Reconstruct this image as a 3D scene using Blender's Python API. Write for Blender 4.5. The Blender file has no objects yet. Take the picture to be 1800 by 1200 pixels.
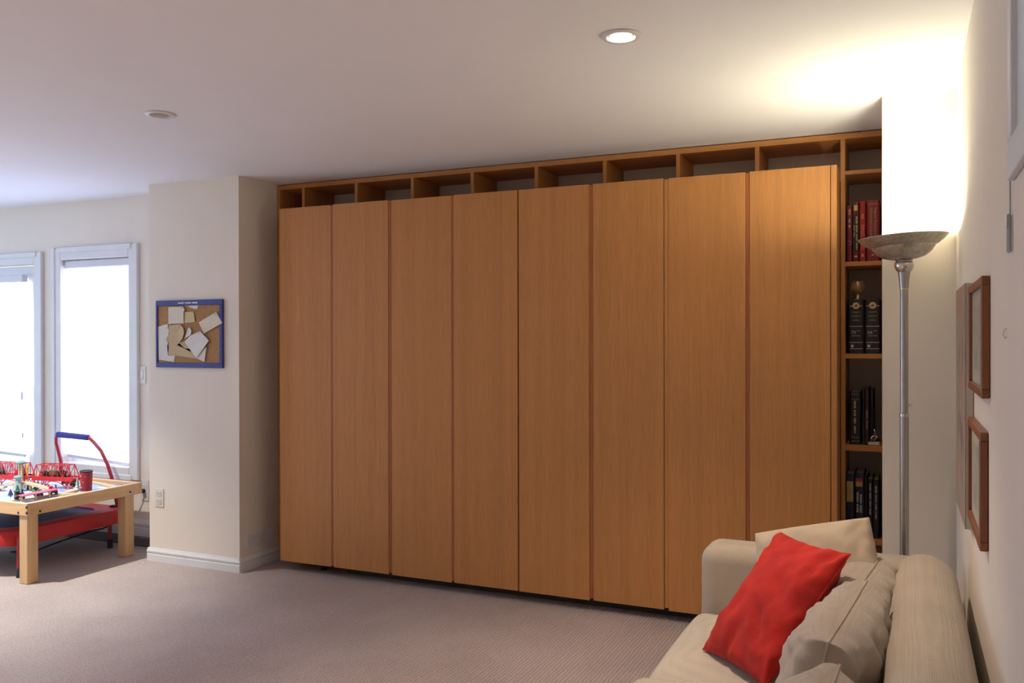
import bpy, bmesh, math, random
from mathutils import Vector, Matrix, noise
random.seed(7)
S = bpy.context.scene
COL = S.collection
R = math.radians

# ------------------------------------------------------------------ camera
F_PX, YAW, PITCH, ROLL, CAM_H = 1531.7, 24.386, -0.159, -0.113, 1.4331
cam_data = bpy.data.cameras.new('camera')
cam_data.sensor_width = 36.0
cam_data.lens = 36.0 * F_PX / 1800.0
cam_data.clip_start = 0.02
cam = bpy.data.objects.new('camera', cam_data)
COL.objects.link(cam)
cam.matrix_world = (Matrix.Translation((0, 0, CAM_H)) @ Matrix.Rotation(R(YAW), 4, 'Z')
                    @ Matrix.Rotation(R(90 + PITCH), 4, 'X') @ Matrix.Rotation(R(ROLL), 4, 'Z'))
S.camera = cam
CAM_R = cam.matrix_world.to_3x3()

# ------------------------------------------------------------------ world, exposure
S.view_settings.view_transform = 'Standard'
S.view_settings.look = 'None'
S.view_settings.exposure = -0.10
S.view_settings.gamma = 1.0
S.view_settings.use_curve_mapping = False
S.cycles.use_adaptive_sampling = True
S.cycles.adaptive_threshold = 0.03
S.cycles.max_bounces = 8
S.cycles.transmission_bounces = 4
world = bpy.data.worlds.new('world')
S.world = world
world.use_nodes = True
bg = world.node_tree.nodes['Background']
bg.inputs['Color'].default_value = (0.80, 0.88, 1.0, 1)
bg.inputs['Strength'].default_value = 4.0

DAY = (0.52, 0.60, 1.0)          # daylight through the blinds
WARM = (1.0, 0.95, 0.71)         # torchiere bulb
FILL_LEFT = (0.48, 0.76, 1.0)     # bluish tint of the added left fill window
DOWN = (1.0, 0.79, 0.64)         # recessed lights
WINDOW_STRENGTH = 4.3
LEFT_FILL_STRENGTH = 4.4
LAMP_POWER = 26.0
DOWNLIGHT_POWER = 98.0
OUT_DOWNLIGHT_POWER = 350.0
REAR_FILL_POWER = 168.0

# ------------------------------------------------------------------ measures (metres)
H = 2.44                                   # ceiling
X_RIGHT = 0.182                            # right wall
X_REC_L, X_REC_R = -3.744, -0.094          # recess that holds the wall unit
Y_PIL, X_PIL = 4.19, -4.492                # pillar front face and its left side
Y_WIN = 4.48                               # window wall
Y_COL = 3.944                              # column front at the right
Y_UNIT, Y_DOOR, Y_RECESS = 4.547, 4.333, 4.87
X_LEFT, Y_REAR = -8.0, -2.6
DOOR_W = 0.4055
Z_DOOR0, Z_DOOR1 = 0.060, 2.244


def at(px, py, x=None, y=None, z=None):
    """the point of the room seen at a pixel of the photograph, on a plane of the room"""
    d = CAM_R @ Vector(((px - 900) / F_PX, -(py - 600) / F_PX, -1.0))
    if x is not None:
        t = x / d.x
    elif y is not None:
        t = y / d.y
    else:
        t = (z - CAM_H) / d.z
    return Vector((0, 0, CAM_H)) + d * t


# ------------------------------------------------------------------ materials
MATS = {}


def new_mat(name):
    m = bpy.data.materials.new(name)
    m.use_nodes = True
    nt = m.node_tree
    b = nt.nodes['Principled BSDF']
    MATS[name] = m
    return m, nt, b


def node(nt, kind, **kw):
    n = nt.nodes.new(kind)
    for k, v in kw.items():
        setattr(n, k, v)
    return n


def ramp(nt, c0, c1, p0=0.3, p1=0.7):
    r = node(nt, 'ShaderNodeValToRGB')
    r.color_ramp.elements[0].color = (*c0, 1)
    r.color_ramp.elements[0].position = p0
    r.color_ramp.elements[1].color = (*c1, 1)
    r.color_ramp.elements[1].position = p1
    return r


def plain(name, col, rough=0.6, metal=0.0, var=0.12, scale=14.0, bump=0.0, bscale=60.0, coat=0.0, sheen=0.0):
    """colour with a little mottling and an optional fine relief"""
    m, nt, b = new_mat(name)
    tc = node(nt, 'ShaderNodeTexCoord')
    nz = node(nt, 'ShaderNodeTexNoise')
    nz.inputs['Scale'].default_value = scale
    nz.inputs['Detail'].default_value = 4
    nt.links.new(tc.outputs['Object'], nz.inputs['Vector'])
    lo = tuple(max(0, c * (1 - var)) for c in col)
    hi = tuple(min(1, c * (1 + var)) for c in col)
    r = ramp(nt, lo, hi)
    nt.links.new(nz.outputs['Fac'], r.inputs['Fac'])
    nt.links.new(r.outputs['Color'], b.inputs['Base Color'])
    b.inputs['Roughness'].default_value = rough
    b.inputs['Metallic'].default_value = metal
    if coat:
        b.inputs['Coat Weight'].default_value = coat
    if sheen:
        b.inputs['Sheen Weight'].default_value = sheen
    if bump:
        n2 = node(nt, 'ShaderNodeTexNoise')
        n2.inputs['Scale'].default_value = bscale
        n2.inputs['Detail'].default_value = 3
        nt.links.new(tc.outputs['Object'], n2.inputs['Vector'])
        bp = node(nt, 'ShaderNodeBump')
        bp.inputs['Strength'].default_value = bump
        bp.inputs['Distance'].default_value = 0.004
        nt.links.new(n2.outputs['Fac'], bp.inputs['Height'])
        nt.links.new(bp.outputs['Normal'], b.inputs['Normal'])
    return m


def wood(name, col, axis='z', rough=0.5, contrast=0.07, fine=1.0, pores=0.10):
    """straight fine grain running along one axis"""
    m, nt, b = new_mat(name)
    tc = node(nt, 'ShaderNodeTexCoord')
    oi = node(nt, 'ShaderNodeObjectInfo')
    mul = node(nt, 'ShaderNodeMath', operation='MULTIPLY')
    mul.inputs[1].default_value = 37.0
    nt.links.new(oi.outputs['Random'], mul.inputs[0])
    add = node(nt, 'ShaderNodeVectorMath', operation='ADD')
    nt.links.new(tc.outputs['Object'], add.inputs[0])
    nt.links.new(mul.outputs['Value'], add.inputs[1])

    def layer(along, across):
        mp = node(nt, 'ShaderNodeMapping')
        sc = [across] * 3
        sc['xyz'.index(axis)] = along
        mp.inputs['Scale'].default_value = sc
        nt.links.new(add.outputs[0], mp.inputs['Vector'])
        nz = node(nt, 'ShaderNodeTexNoise')
        nz.inputs['Scale'].default_value = 1.0
        nz.inputs['Detail'].default_value = 5
        nz.inputs['Roughness'].default_value = 0.6
        nz.inputs['Distortion'].default_value = 0.25
        nt.links.new(mp.outputs['Vector'], nz.inputs['Vector'])
        return nz
    broad = layer(0.35, 22 * fine)
    thin = layer(7.0, 260 * fine)
    lo = tuple(c * (1 - contrast) for c in col)
    hi = tuple(min(1, c * (1 + contrast)) for c in col)
    r1 = ramp(nt, lo, hi, 0.34, 0.66)
    nt.links.new(broad.outputs['Fac'], r1.inputs['Fac'])
    r2 = ramp(nt, (1 - 2.4 * pores,) * 3, (1 + pores * 0.0 + 0.0,) * 3, 0.36, 0.58)
    nt.links.new(thin.outputs['Fac'], r2.inputs['Fac'])
    mx = node(nt, 'ShaderNodeMix', data_type='RGBA', blend_type='MULTIPLY')
    mx.inputs[0].default_value = 1.0
    nt.links.new(r1.outputs['Color'], mx.inputs[6])
    nt.links.new(r2.outputs['Color'], mx.inputs[7])
    nt.links.new(mx.outputs[2], b.inputs['Base Color'])
    b.inputs['Roughness'].default_value = rough
    bp = node(nt, 'ShaderNodeBump')
    bp.inputs['Strength'].default_value = 0.12
    bp.inputs['Distance'].default_value = 0.001
    nt.links.new(thin.outputs['Fac'], bp.inputs['Height'])
    nt.links.new(bp.outputs['Normal'], b.inputs['Normal'])
    return m


def weave(name, col, scale=420.0, var=0.10, rough=0.9, bump=0.35, big=3.0):
    """woven upholstery: crossed threads and a slow mottling"""
    m, nt, b = new_mat(name)
    tc = node(nt, 'ShaderNodeTexCoord')
    outs = []
    for ax in ('X', 'Z'):
        w = node(nt, 'ShaderNodeTexWave', wave_type='BANDS', bands_direction=ax)
        w.inputs['Scale'].default_value = scale / 6.0
        w.inputs['Distortion'].default_value = 2.0
        w.inputs['Detail'].default_value = 2
        nt.links.new(tc.outputs['Object'], w.inputs['Vector'])
        outs.append(w)
    ad = node(nt, 'ShaderNodeMath', operation='ADD')
    nt.links.new(outs[0].outputs['Fac'], ad.inputs[0])
    nt.links.new(outs[1].outputs['Fac'], ad.inputs[1])
    nz = node(nt, 'ShaderNodeTexNoise')
    nz.inputs['Scale'].default_value = big
    nz.inputs['Detail'].default_value = 6
    nt.links.new(tc.outputs['Object'], nz.inputs['Vector'])
    r = ramp(nt, tuple(c * (1 - var) for c in col), tuple(min(1, c * (1 + var)) for c in col))
    nt.links.new(nz.outputs['Fac'], r.inputs['Fac'])
    r2 = ramp(nt, (0.86,) * 3, (1.0,) * 3, 0.1, 0.6)
    hv = node(nt, 'ShaderNodeMath', operation='MULTIPLY')
    hv.inputs[1].default_value = 0.5
    nt.links.new(ad.outputs['Value'], hv.inputs[0])
    nt.links.new(hv.outputs['Value'], r2.inputs['Fac'])
    mx = node(nt, 'ShaderNodeMix', data_type='RGBA', blend_type='MULTIPLY')
    mx.inputs[0].default_value = 1.0
    nt.links.new(r.outputs['Color'], mx.inputs[6])
    nt.links.new(r2.outputs['Color'], mx.inputs[7])
    nt.links.new(mx.outputs[2], b.inputs['Base Color'])
    b.inputs['Roughness'].default_value = rough
    b.inputs['Sheen Weight'].default_value = 0.15
    bp = node(nt, 'ShaderNodeBump')
    bp.inputs['Strength'].default_value = bump
    bp.inputs['Distance'].default_value = 0.0015
    nt.links.new(ad.outputs['Value'], bp.inputs['Height'])
    nt.links.new(bp.outputs['Normal'], b.inputs['Normal'])
    return m


def emissive(name, col, strength, base=(0.8, 0.8, 0.8)):
    m, nt, b = new_mat(name)
    b.inputs['Base Color'].default_value = (*base, 1)
    b.inputs['Roughness'].default_value = 0.8
    b.inputs['Emission Color'].default_value = (*col, 1)
    b.inputs['Emission Strength'].default_value = strength
    return m


def carpet(name):
    """looped berber carpet: ribbed rows of small loops"""
    m, nt, b = new_mat(name)
    tc = node(nt, 'ShaderNodeTexCoord')
    mp = node(nt, 'ShaderNodeMapping')
    mp.inputs['Rotation'].default_value = (0, 0, R(3))
    mp.inputs['Scale'].default_value = (95, 62, 60)
    nt.links.new(tc.outputs['Object'], mp.inputs['Vector'])
    vo = node(nt, 'ShaderNodeTexVoronoi')
    vo.inputs['Scale'].default_value = 1.0
    vo.inputs['Randomness'].default_value = 0.35
    nt.links.new(mp.outputs['Vector'], vo.inputs['Vector'])
    nz = node(nt, 'ShaderNodeTexNoise')
    nz.inputs['Scale'].default_value = 2.2
    nz.inputs['Detail'].default_value = 7
    nt.links.new(tc.outputs['Object'], nz.inputs['Vector'])
    base = (0.575, 0.475, 0.44)
    r = ramp(nt, tuple(c * 0.92 for c in base), tuple(c * 1.07 for c in base), 0.35, 0.65)
    nt.links.new(nz.outputs['Fac'], r.inputs['Fac'])
    # rows of loops run towards the wall unit, 1.6 cm apart
    wob = node(nt, 'ShaderNodeTexNoise')
    wob.inputs['Scale'].default_value = 9
    nt.links.new(tc.outputs['Object'], wob.inputs['Vector'])
    sep = node(nt, 'ShaderNodeSeparateXYZ')
    nt.links.new(tc.outputs['Object'], sep.inputs['Vector'])
    wm = node(nt, 'ShaderNodeMath', operation='MULTIPLY_ADD')
    wm.inputs[1].default_value = 0.012
    nt.links.new(wob.outputs['Fac'], wm.inputs[0])
    nt.links.new(sep.outputs['X'], wm.inputs[2])
    fq = node(nt, 'ShaderNodeMath', operation='MULTIPLY')
    fq.inputs[1].default_value = 2 * math.pi / 0.0165
    nt.links.new(wm.outputs['Value'], fq.inputs[0])
    sn = node(nt, 'ShaderNodeMath', operation='SINE')
    nt.links.new(fq.outputs['Value'], sn.inputs[0])
    mixh = node(nt, 'ShaderNodeMath', operation='MULTIPLY_ADD')
    mixh.inputs[1].default_value = 0.34
    nt.links.new(sn.outputs['Value'], mixh.inputs[0])
    nt.links.new(vo.outputs['Distance'], mixh.inputs[2])
    r2 = ramp(nt, (1.0,) * 3, (0.66,) * 3, 0.15, 0.95)
    nt.links.new(mixh.outputs['Value'], r2.inputs['Fac'])
    sp = node(nt, 'ShaderNodeTexNoise')
    sp.inputs['Scale'].default_value = 160
    sp.inputs['Detail'].default_value = 2
    nt.links.new(tc.outputs['Object'], sp.inputs['Vector'])
    r3 = ramp(nt, (0.78,) * 3, (1.0,) * 3, 0.32, 0.55)
    nt.links.new(sp.outputs['Fac'], r3.inputs['Fac'])
    mx = node(nt, 'ShaderNodeMix', data_type='RGBA', blend_type='MULTIPLY')
    mx.inputs[0].default_value = 1.0
    nt.links.new(r.outputs['Color'], mx.inputs[6])
    nt.links.new(r2.outputs['Color'], mx.inputs[7])
    mx2 = node(nt, 'ShaderNodeMix', data_type='RGBA', blend_type='MULTIPLY')
    mx2.inputs[0].default_value = 1.0
    nt.links.new(mx.outputs[2], mx2.inputs[6])
    nt.links.new(r3.outputs['Color'], mx2.inputs[7])
    nt.links.new(mx2.outputs[2], b.inputs['Base Color'])
    b.inputs['Roughness'].default_value = 0.95
    bp = node(nt, 'ShaderNodeBump', invert=True)
    bp.inputs['Strength'].default_value = 0.6
    bp.inputs['Distance'].default_value = 0.006
    nt.links.new(mixh.outputs['Value'], bp.inputs['Height'])
    nt.links.new(bp.outputs['Normal'], b.inputs['Normal'])
    return m


def paint_picture(name, palette, scale):
    """a blurred printed picture of soft colour patches"""
    m, nt, b = new_mat(name)
    tc = node(nt, 'ShaderNodeTexCoord')
    nz = node(nt, 'ShaderNodeTexNoise')
    nz.inputs['Scale'].default_value = scale
    nz.inputs['Detail'].default_value = 3
    nt.links.new(tc.outputs['Object'], nz.inputs['Vector'])
    r = node(nt, 'ShaderNodeValToRGB')
    el = r.color_ramp.elements
    n = len(palette)
    el[0].position, el[0].color = 0.28, (*palette[0], 1)
    el[1].position, el[1].color = 0.72, (*palette[-1], 1)
    for i in range(1, n - 1):
        e = el.new(0.28 + 0.44 * i / (n - 1))
        e.color = (*palette[i], 1)
    nt.links.new(nz.outputs['Fac'], r.inputs['Fac'])
    nt.links.new(r.outputs['Color'], b.inputs['Base Color'])
    b.inputs['Roughness'].default_value = 0.5
    return m


plain('wall_paint', (0.825, 0.755, 0.665), 0.85, var=0.015, scale=3, bump=0.05, bscale=220)
plain('ceiling_paint', (0.86, 0.86, 0.89), 0.9, var=0.012, scale=2, bump=0.06, bscale=180)
plain('trim_white', (0.76, 0.76, 0.77), 0.45, var=0.02)
plain('plastic_white', (0.74, 0.71, 0.66), 0.35, var=0.02)
plain('dark_slot', (0.03, 0.03, 0.03), 0.7, var=0.1)
plain('grey_carpet', (0.16, 0.15, 0.15), 0.95, var=0.2, scale=120, bump=0.6, bscale=300)
carpet('carpet')
WOOD = (0.56, 0.245, 0.071)
wood('oak_z', WOOD, 'z', pores=0.065)
wood('oak_x', WOOD, 'x', pores=0.065)
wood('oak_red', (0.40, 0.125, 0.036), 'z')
wood('pine_x', (0.74, 0.47, 0.24), 'x', contrast=0.10, fine=0.7, pores=0.05)
wood('pine_y', (0.74, 0.47, 0.24), 'y', contrast=0.10, fine=0.7, pores=0.05)
wood('pine_z', (0.74, 0.47, 0.24), 'z', contrast=0.10, fine=0.7, pores=0.05)
wood('frame_wood', (0.25, 0.085, 0.030), 'z', rough=0.4, contrast=0.2)
wood('frame_wood_y', (0.25, 0.085, 0.030), 'y', rough=0.4, contrast=0.2)
plain('toy_wood', (0.66, 0.48, 0.28), 0.6, var=0.12, scale=60)
plain('foot_and_shade', (0.03, 0.025, 0.02), 0.6)  # cabinet foot, and the dark strip that paints shade under the doors
plain('hinge_metal', (0.35, 0.35, 0.35), 0.35, metal=0.9)
plain('chrome', (0.62, 0.60, 0.58), 0.16, metal=1.0, var=0.05)
plain('brushed_steel', (0.42, 0.40, 0.38), 0.34, metal=0.95, var=0.05, scale=40)
plain('aged_silver', (0.50, 0.475, 0.41), 0.36, metal=0.8, var=0.22, scale=60, bump=0.10, bscale=90)
plain('brass', (0.75, 0.62, 0.33), 0.3, metal=1.0)
emissive('bulb_warm', (1.0, 0.80, 0.52), 60.0)
emissive('bulb_down', (1.0, 0.90, 0.76), 30.0)
plain('bulb_off', (0.75, 0.76, 0.80), 0.25, var=0.03, coat=0.5)
weave('sofa_fabric', (0.46, 0.39, 0.30))
weave('seat_fabric', (0.58, 0.52, 0.41))
weave('grey_fabric', (0.40, 0.335, 0.27), scale=520, bump=0.2)
weave('tan_fabric', (0.52, 0.42, 0.30), scale=520, bump=0.2)
plain('seam_cord', (0.40, 0.33, 0.26), 0.9)
plain('sofa_foot', (0.05, 0.03, 0.02), 0.5)
plain('cork', (0.40, 0.225, 0.10), 0.95, var=0.30, scale=170, bump=0.4, bscale=260)
plain('blue_frame', (0.035, 0.042, 0.235), 0.5, var=0.08)
plain('paper_cream', (0.72, 0.66, 0.54), 0.85, var=0.05)
plain('paper_tan', (0.56, 0.43, 0.27), 0.85, var=0.08)
plain('paper_white', (0.72, 0.69, 0.66), 0.85, var=0.04)
plain('paper_yellow', (0.64, 0.52, 0.30), 0.85, var=0.05)
plain('print_grey', (0.50, 0.46, 0.44), 0.85)
plain('print_white', (0.86, 0.84, 0.80), 0.7)
plain('pin_gold', (0.75, 0.60, 0.25), 0.4)
plain('mat_board', (0.46, 0.44, 0.38), 0.6, var=0.03)
paint_picture('print_pale', [(0.34, 0.34, 0.29), (0.42, 0.41, 0.35), (0.28, 0.29, 0.25), (0.46, 0.44, 0.38)], 9)
paint_picture('print_canvas', [(0.16, 0.13, 0.11), (0.28, 0.24, 0.20), (0.36, 0.31, 0.26), (0.40, 0.20, 0.15), (0.38, 0.33, 0.28)], 5)
paint_picture('play_board', [(0.80, 0.84, 0.88), (0.74, 0.80, 0.90), (0.20, 0.34, 0.66), (0.62, 0.74, 0.72), (0.84, 0.86, 0.86)], 6)
plain('toy_red', (0.60, 0.025, 0.035), 0.4, var=0.1)
plain('toy_crimson', (0.36, 0.012, 0.022), 0.45, var=0.1)
plain('toy_green', (0.02, 0.15, 0.07), 0.45, var=0.15)
plain('toy_olive', (0.10, 0.20, 0.07), 0.5, var=0.15)
plain('toy_black', (0.02, 0.018, 0.02), 0.45, var=0.2)
plain('toy_navy', (0.03, 0.04, 0.13), 0.5, var=0.1)
plain('toy_grey', (0.36, 0.42, 0.42), 0.55, var=0.15)
plain('toy_teal', (0.22, 0.36, 0.33), 0.55, var=0.1)
plain('toy_yellow', (0.75, 0.42, 0.05), 0.5, var=0.1)
plain('toy_pink', (0.52, 0.10, 0.17), 0.5, var=0.08)
plain('toy_white', (0.80, 0.80, 0.80), 0.4, var=0.03)
plain('toy_silver', (0.50, 0.56, 0.58), 0.3, metal=0.6, var=0.2)
plain('tramp_red', (0.55, 0.022, 0.024), 0.5, var=0.1, bump=0.1, bscale=20)
plain('tramp_mat', (0.035, 0.045, 0.13), 0.6, var=0.12)
plain('tramp_pole', (0.34, 0.015, 0.025), 0.35, var=0.05)
plain('foam_blue', (0.05, 0.055, 0.26), 0.9, var=0.1)
plain('rubber_dark', (0.02, 0.022, 0.035), 0.8)
plain('cable_black', (0.012, 0.012, 0.012), 0.5)
plain('page_edge', (0.60, 0.54, 0.42), 0.9, var=0.1, scale=200)
for nm, c in (('maroon', (0.20, 0.012, 0.022)), ('wine', (0.16, 0.015, 0.02)), ('red', (0.42, 0.014, 0.018)),
              ('deep_red', (0.22, 0.012, 0.014)), ('black', (0.012, 0.010, 0.011)), ('navy', (0.012, 0.016, 0.035)),
              ('blue', (0.014, 0.02, 0.05)), ('dark_plum', (0.05, 0.01, 0.015))):
    plain('book_' + nm, c, 0.45, var=0.12, scale=30)
plain('ink_gold', (0.62, 0.44, 0.20), 0.5)
plain('ink_pink', (0.60, 0.28, 0.28), 0.6)
plain('ink_lime', (0.55, 0.52, 0.18), 0.6)
plain('ink_silver', (0.55, 0.50, 0.46), 0.5)
plain('ink_orange', (0.72, 0.26, 0.14), 0.6)
plain('label_tan', (0.42, 0.28, 0.12), 0.7)
plain('label_red', (0.40, 0.04, 0.06), 0.6)
plain('ornament_wood', (0.30, 0.16, 0.07), 0.25, var=0.25, scale=30, coat=0.6)
emissive('blind_lit', DAY, WINDOW_STRENGTH, base=(0.8, 0.8, 0.8))
emissive('fill_blind_left', FILL_LEFT, LEFT_FILL_STRENGTH, base=(0.8, 0.8, 0.8))
plain('blind_rail', (0.72, 0.73, 0.78), 0.6, var=0.02)
plain('pale_panel', (0.62, 0.68, 0.74), 0.5, var=0.02)


def red_velvet():
    m, nt, b = new_mat('red_velvet')
    tc = node(nt, 'ShaderNodeTexCoord')
    nz = node(nt, 'ShaderNodeTexNoise')
    nz.inputs['Scale'].default_value = 7
    nz.inputs['Detail'].default_value = 8
    nz.inputs['Roughness'].default_value = 0.65
    nt.links.new(tc.outputs['Object'], nz.inputs['Vector'])
    r = ramp(nt, (0.34, 0.008, 0.006), (0.60, 0.022, 0.011), 0.3, 0.72)
    nt.links.new(nz.outputs['Fac'], r.inputs['Fac'])
    nt.links.new(r.outputs['Color'], b.inputs['Base Color'])
    b.inputs['Roughness'].default_value = 0.9
    b.inputs['Sheen Weight'].default_value = 0.12
    b.inputs['Sheen Tint'].default_value = (1.0, 0.35, 0.25, 1)
    n2 = node(nt, 'ShaderNodeTexNoise')
    n2.inputs['Scale'].default_value = 260
    nt.links.new(tc.outputs['Object'], n2.inputs['Vector'])
    bp = node(nt, 'ShaderNodeBump')
    bp.inputs['Strength'].default_value = 0.3
    bp.inputs['Distance'].default_value = 0.002
    nt.links.new(n2.outputs['Fac'], bp.inputs['Height'])
    nt.links.new(bp.outputs['Normal'], b.inputs['Normal'])


red_velvet()


def glass_mat():
    m, nt, b = new_mat('glass')
    b.inputs['Base Color'].default_value = (0.95, 0.97, 1, 1)
    b.inputs['Roughness'].default_value = 0.02
    b.inputs['Transmission Weight'].default_value = 1.0
    b.inputs['IOR'].default_value = 1.1


glass_mat()

# ------------------------------------------------------------------ mesh helpers
ORIGIN = {}


class MB:
    """collects geometry in room coordinates; build() links it as one mesh object"""

    def __init__(self):
        self.v, self.f = [], []

    def add(self, verts, faces, M=None):
        o = len(self.v)
        self.v += [tuple(M @ Vector(p)) if M else tuple(p) for p in verts]
        self.f += [tuple(i + o for i in f) for f in faces]
        return self

    def box(self, x0, x1, y0, y1, z0, z1, M=None, bev=0.0, seg=1):
        if bev > 0:
            bm = bmesh.new()
            bmesh.ops.create_cube(bm, size=1.0)
            for v in bm.verts:
                v.co = Vector((x0 + (v.co.x + .5) * (x1 - x0), y0 + (v.co.y + .5) * (y1 - y0), z0 + (v.co.z + .5) * (z1 - z0)))
            bmesh.ops.bevel(bm, geom=bm.edges[:], offset=bev, segments=seg, profile=0.5, affect='EDGES')
            bm.verts.index_update()
            self.add([v.co[:] for v in bm.verts], [[v.index for v in f.verts] for f in bm.faces], M)
            bm.free()
            return self
        vs = [(x, y, z) for x in (x0, x1) for y in (y0, y1) for z in (z0, z1)]
        return self.add(vs, [(0, 1, 3, 2), (4, 6, 7, 5), (0, 4, 5, 1), (2, 3, 7, 6), (0, 2, 6, 4), (1, 5, 7, 3)], M)

    def prism(self, pts, z0, z1, M=None):
        """polygon in the x-y plane, extruded along z"""
        n = len(pts)
        vs = [(p[0], p[1], z0) for p in pts] + [(p[0], p[1], z1) for p in pts]
        fs = [tuple(range(n - 1, -1, -1)), tuple(range(n, 2 * n))]
        fs += [(i, (i + 1) % n, n + (i + 1) % n, n + i) for i in range(n)]
        return self.add(vs, fs, M)

    def lathe(self, prof, cx=0, cy=0, n=32, M=None, close=True):
        """profile of (radius, z) turned round a vertical axis"""
        vs, fs = [], []
        m = len(prof)
        for k in range(n):
            a = 2 * math.pi * k / n
            vs += [(cx + r * math.cos(a), cy + r * math.sin(a), z) for r, z in prof]
        for k in range(n):
            k2 = (k + 1) % n
            for j in range(m - 1):
                fs.append((k * m + j, k2 * m + j, k2 * m + j + 1, k * m + j + 1))
        if close:
            if prof[0][0] > 1e-5:
                fs.append(tuple(k * m for k in range(n))[::-1])
            if prof[-1][0] > 1e-5:
                fs.append(tuple(k * m + m - 1 for k in range(n)))
        return self.add(vs, fs, M)

    def tube(self, pts, r, n=10, M=None, cap=True):
        pts = [Vector(p) for p in pts]
        rs = r if isinstance(r, (list, tuple)) else [r] * len(pts)
        vs, fs = [], []
        up = None
        for i, p in enumerate(pts):
            t = (pts[min(i + 1, len(pts) - 1)] - pts[max(i - 1, 0)]).normalized()
            if up is None:
                up = Vector((0, 0, 1)) if abs(t.z) < .9 else Vector((1, 0, 0))
            s = t.cross(up).normalized()
            up = s.cross(t).normalized()
            for k in range(n):
                a = 2 * math.pi * k / n
                vs.append(p + s * (rs[i] * math.cos(a)) + up * (rs[i] * math.sin(a)))
        for i in range(len(pts) - 1):
            for k in range(n):
                k2 = (k + 1) % n
                fs.append((i * n + k, i * n + k2, (i + 1) * n + k2, (i + 1) * n + k))
        if cap:
            fs.append(tuple(range(n))[::-1])
            fs.append(tuple((len(pts) - 1) * n + k for k in range(n)))
        return self.add(vs, fs, M)

    def bar(self, a, b, w, t=None, M=None):
        """square bar between two points"""
        a, b = Vector(a), Vector(b)
        d = (b - a).normalized()
        up = Vector((0, 0, 1)) if abs(d.z) < .95 else Vector((0, 1, 0))
        s = d.cross(up).normalized() * (w / 2)
        u = s.normalized().cross(d).normalized() * ((t or w) / 2)
        vs = [a - s - u, a + s - u, a + s + u, a - s + u, b - s - u, b + s - u, b + s + u, b - s + u]
        return self.add(vs, [(3, 2, 1, 0), (4, 5, 6, 7), (0, 1, 5, 4), (1, 2, 6, 5), (2, 3, 7, 6), (3, 0, 4, 7)], M)

    def build(self, name, mat, parent=None, smooth=False, angle=40, origin=None):
        if parent is not None:
            o = ORIGIN[parent.name]
        elif origin is not None:
            o = Vector(origin)
        else:
            xs = [p[0] for p in self.v]
            ys = [p[1] for p in self.v]
            zs = [p[2] for p in self.v]
            o = Vector(((min(xs) + max(xs)) / 2, (min(ys) + max(ys)) / 2, min(zs)))
        me = bpy.data.meshes.new(name)
        me.from_pydata([tuple(Vector(p) - o) for p in self.v], [], self.f)
        bm = bmesh.new()
        bm.from_mesh(me)
        bmesh.ops.recalc_face_normals(bm, faces=bm.faces[:])
        bm.to_mesh(me)
        bm.free()
        me.materials.append(MATS[mat])
        if smooth:
            me.polygons.foreach_set('use_smooth', [True] * len(me.polygons))
            me.set_sharp_from_angle(angle=R(angle))
        ob = bpy.data.objects.new(name, me)
        COL.objects.link(ob)
        if parent is not None:
            ob.parent = parent
        else:
            ob.location = o
        ORIGIN[ob.name] = o
        return ob


def tag(o, label, cat, group=None):
    o['label'] = label
    o['category'] = cat
    if group:
        o['group'] = group
    return o


def thing(name, loc, label, cat, group=None):
    o = bpy.data.objects.new(name, None)
    o.empty_display_size = 0.05
    o.location = loc
    COL.objects.link(o)
    ORIGIN[o.name] = Vector(loc)
    return tag(o, label, cat, group)


def struct(o):
    o['kind'] = 'structure'
    return o


def box(name, mat, parent, x0, x1, y0, y1, z0, z1, bev=0.0, M=None, seg=1):
    return MB().box(x0, x1, y0, y1, z0, z1, M, bev, seg).build(name, mat, parent)


def text_mesh(txt, height, width=None):
    """flat lettering in the x-y plane, centred, as verts and faces"""
    cu = bpy.data.curves.new('lettering', 'FONT')
    cu.body = txt
    cu.size = 1.0
    cu.resolution_u = 2
    ob = bpy.data.objects.new('lettering', cu)
    COL.objects.link(ob)
    bpy.context.view_layer.update()
    me = bpy.data.meshes.new_from_object(ob.evaluated_get(bpy.context.evaluated_depsgraph_get()))
    vs = [v.co.copy() for v in me.vertices]
    fs = [tuple(p.vertices) for p in me.polygons]
    bpy.data.objects.remove(ob)
    bpy.data.curves.remove(cu)
    bpy.data.meshes.remove(me)
    x0, x1 = min(v.x for v in vs), max(v.x for v in vs)
    y0, y1 = min(v.y for v in vs), max(v.y for v in vs)
    sy = height / (y1 - y0)
    sx = width / (x1 - x0) if width else sy
    return [Vector(((v.x - (x0 + x1) / 2) * sx, (v.y - (y0 + y1) / 2) * sy, 0)) for v in vs], fs


def lettering(name, mat, parent, txt, centre, right, up, height, width=None):
    vs, fs = text_mesh(txt, height, width)
    right, up, c = Vector(right), Vector(up), Vector(centre)
    m = MB()
    m.add([c + right * v.x + up * v.y for v in vs], fs)
    return m.build(name, mat, parent)


def greeked(name, mat, parent, centre, right, up, length, height, words=3, seed=1):
    """lettering too small to read: uneven letter-high strokes in word groups"""
    rnd = random.Random(seed)
    right, up, c, m = Vector(right), Vector(up), Vector(centre), MB()
    n = max(6, int(length / (height * 0.75)))
    step = length / n
    gaps = {int(n * (k + 1) / words) for k in range(words - 1)}
    for i in range(n):
        if i in gaps:
            continue
        a = -length / 2 + i * step
        hh = height * rnd.choice((0.62, 0.8, 1.0)) / 2
        p = [c + right * (a + step * s) + up * (hh * t) for s, t in ((.08, -1), (.8, -1), (.8, 1), (.08, 1))]
        m.add(p, [(0, 1, 2, 3)])
    return m.build(name, mat, parent)


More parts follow.
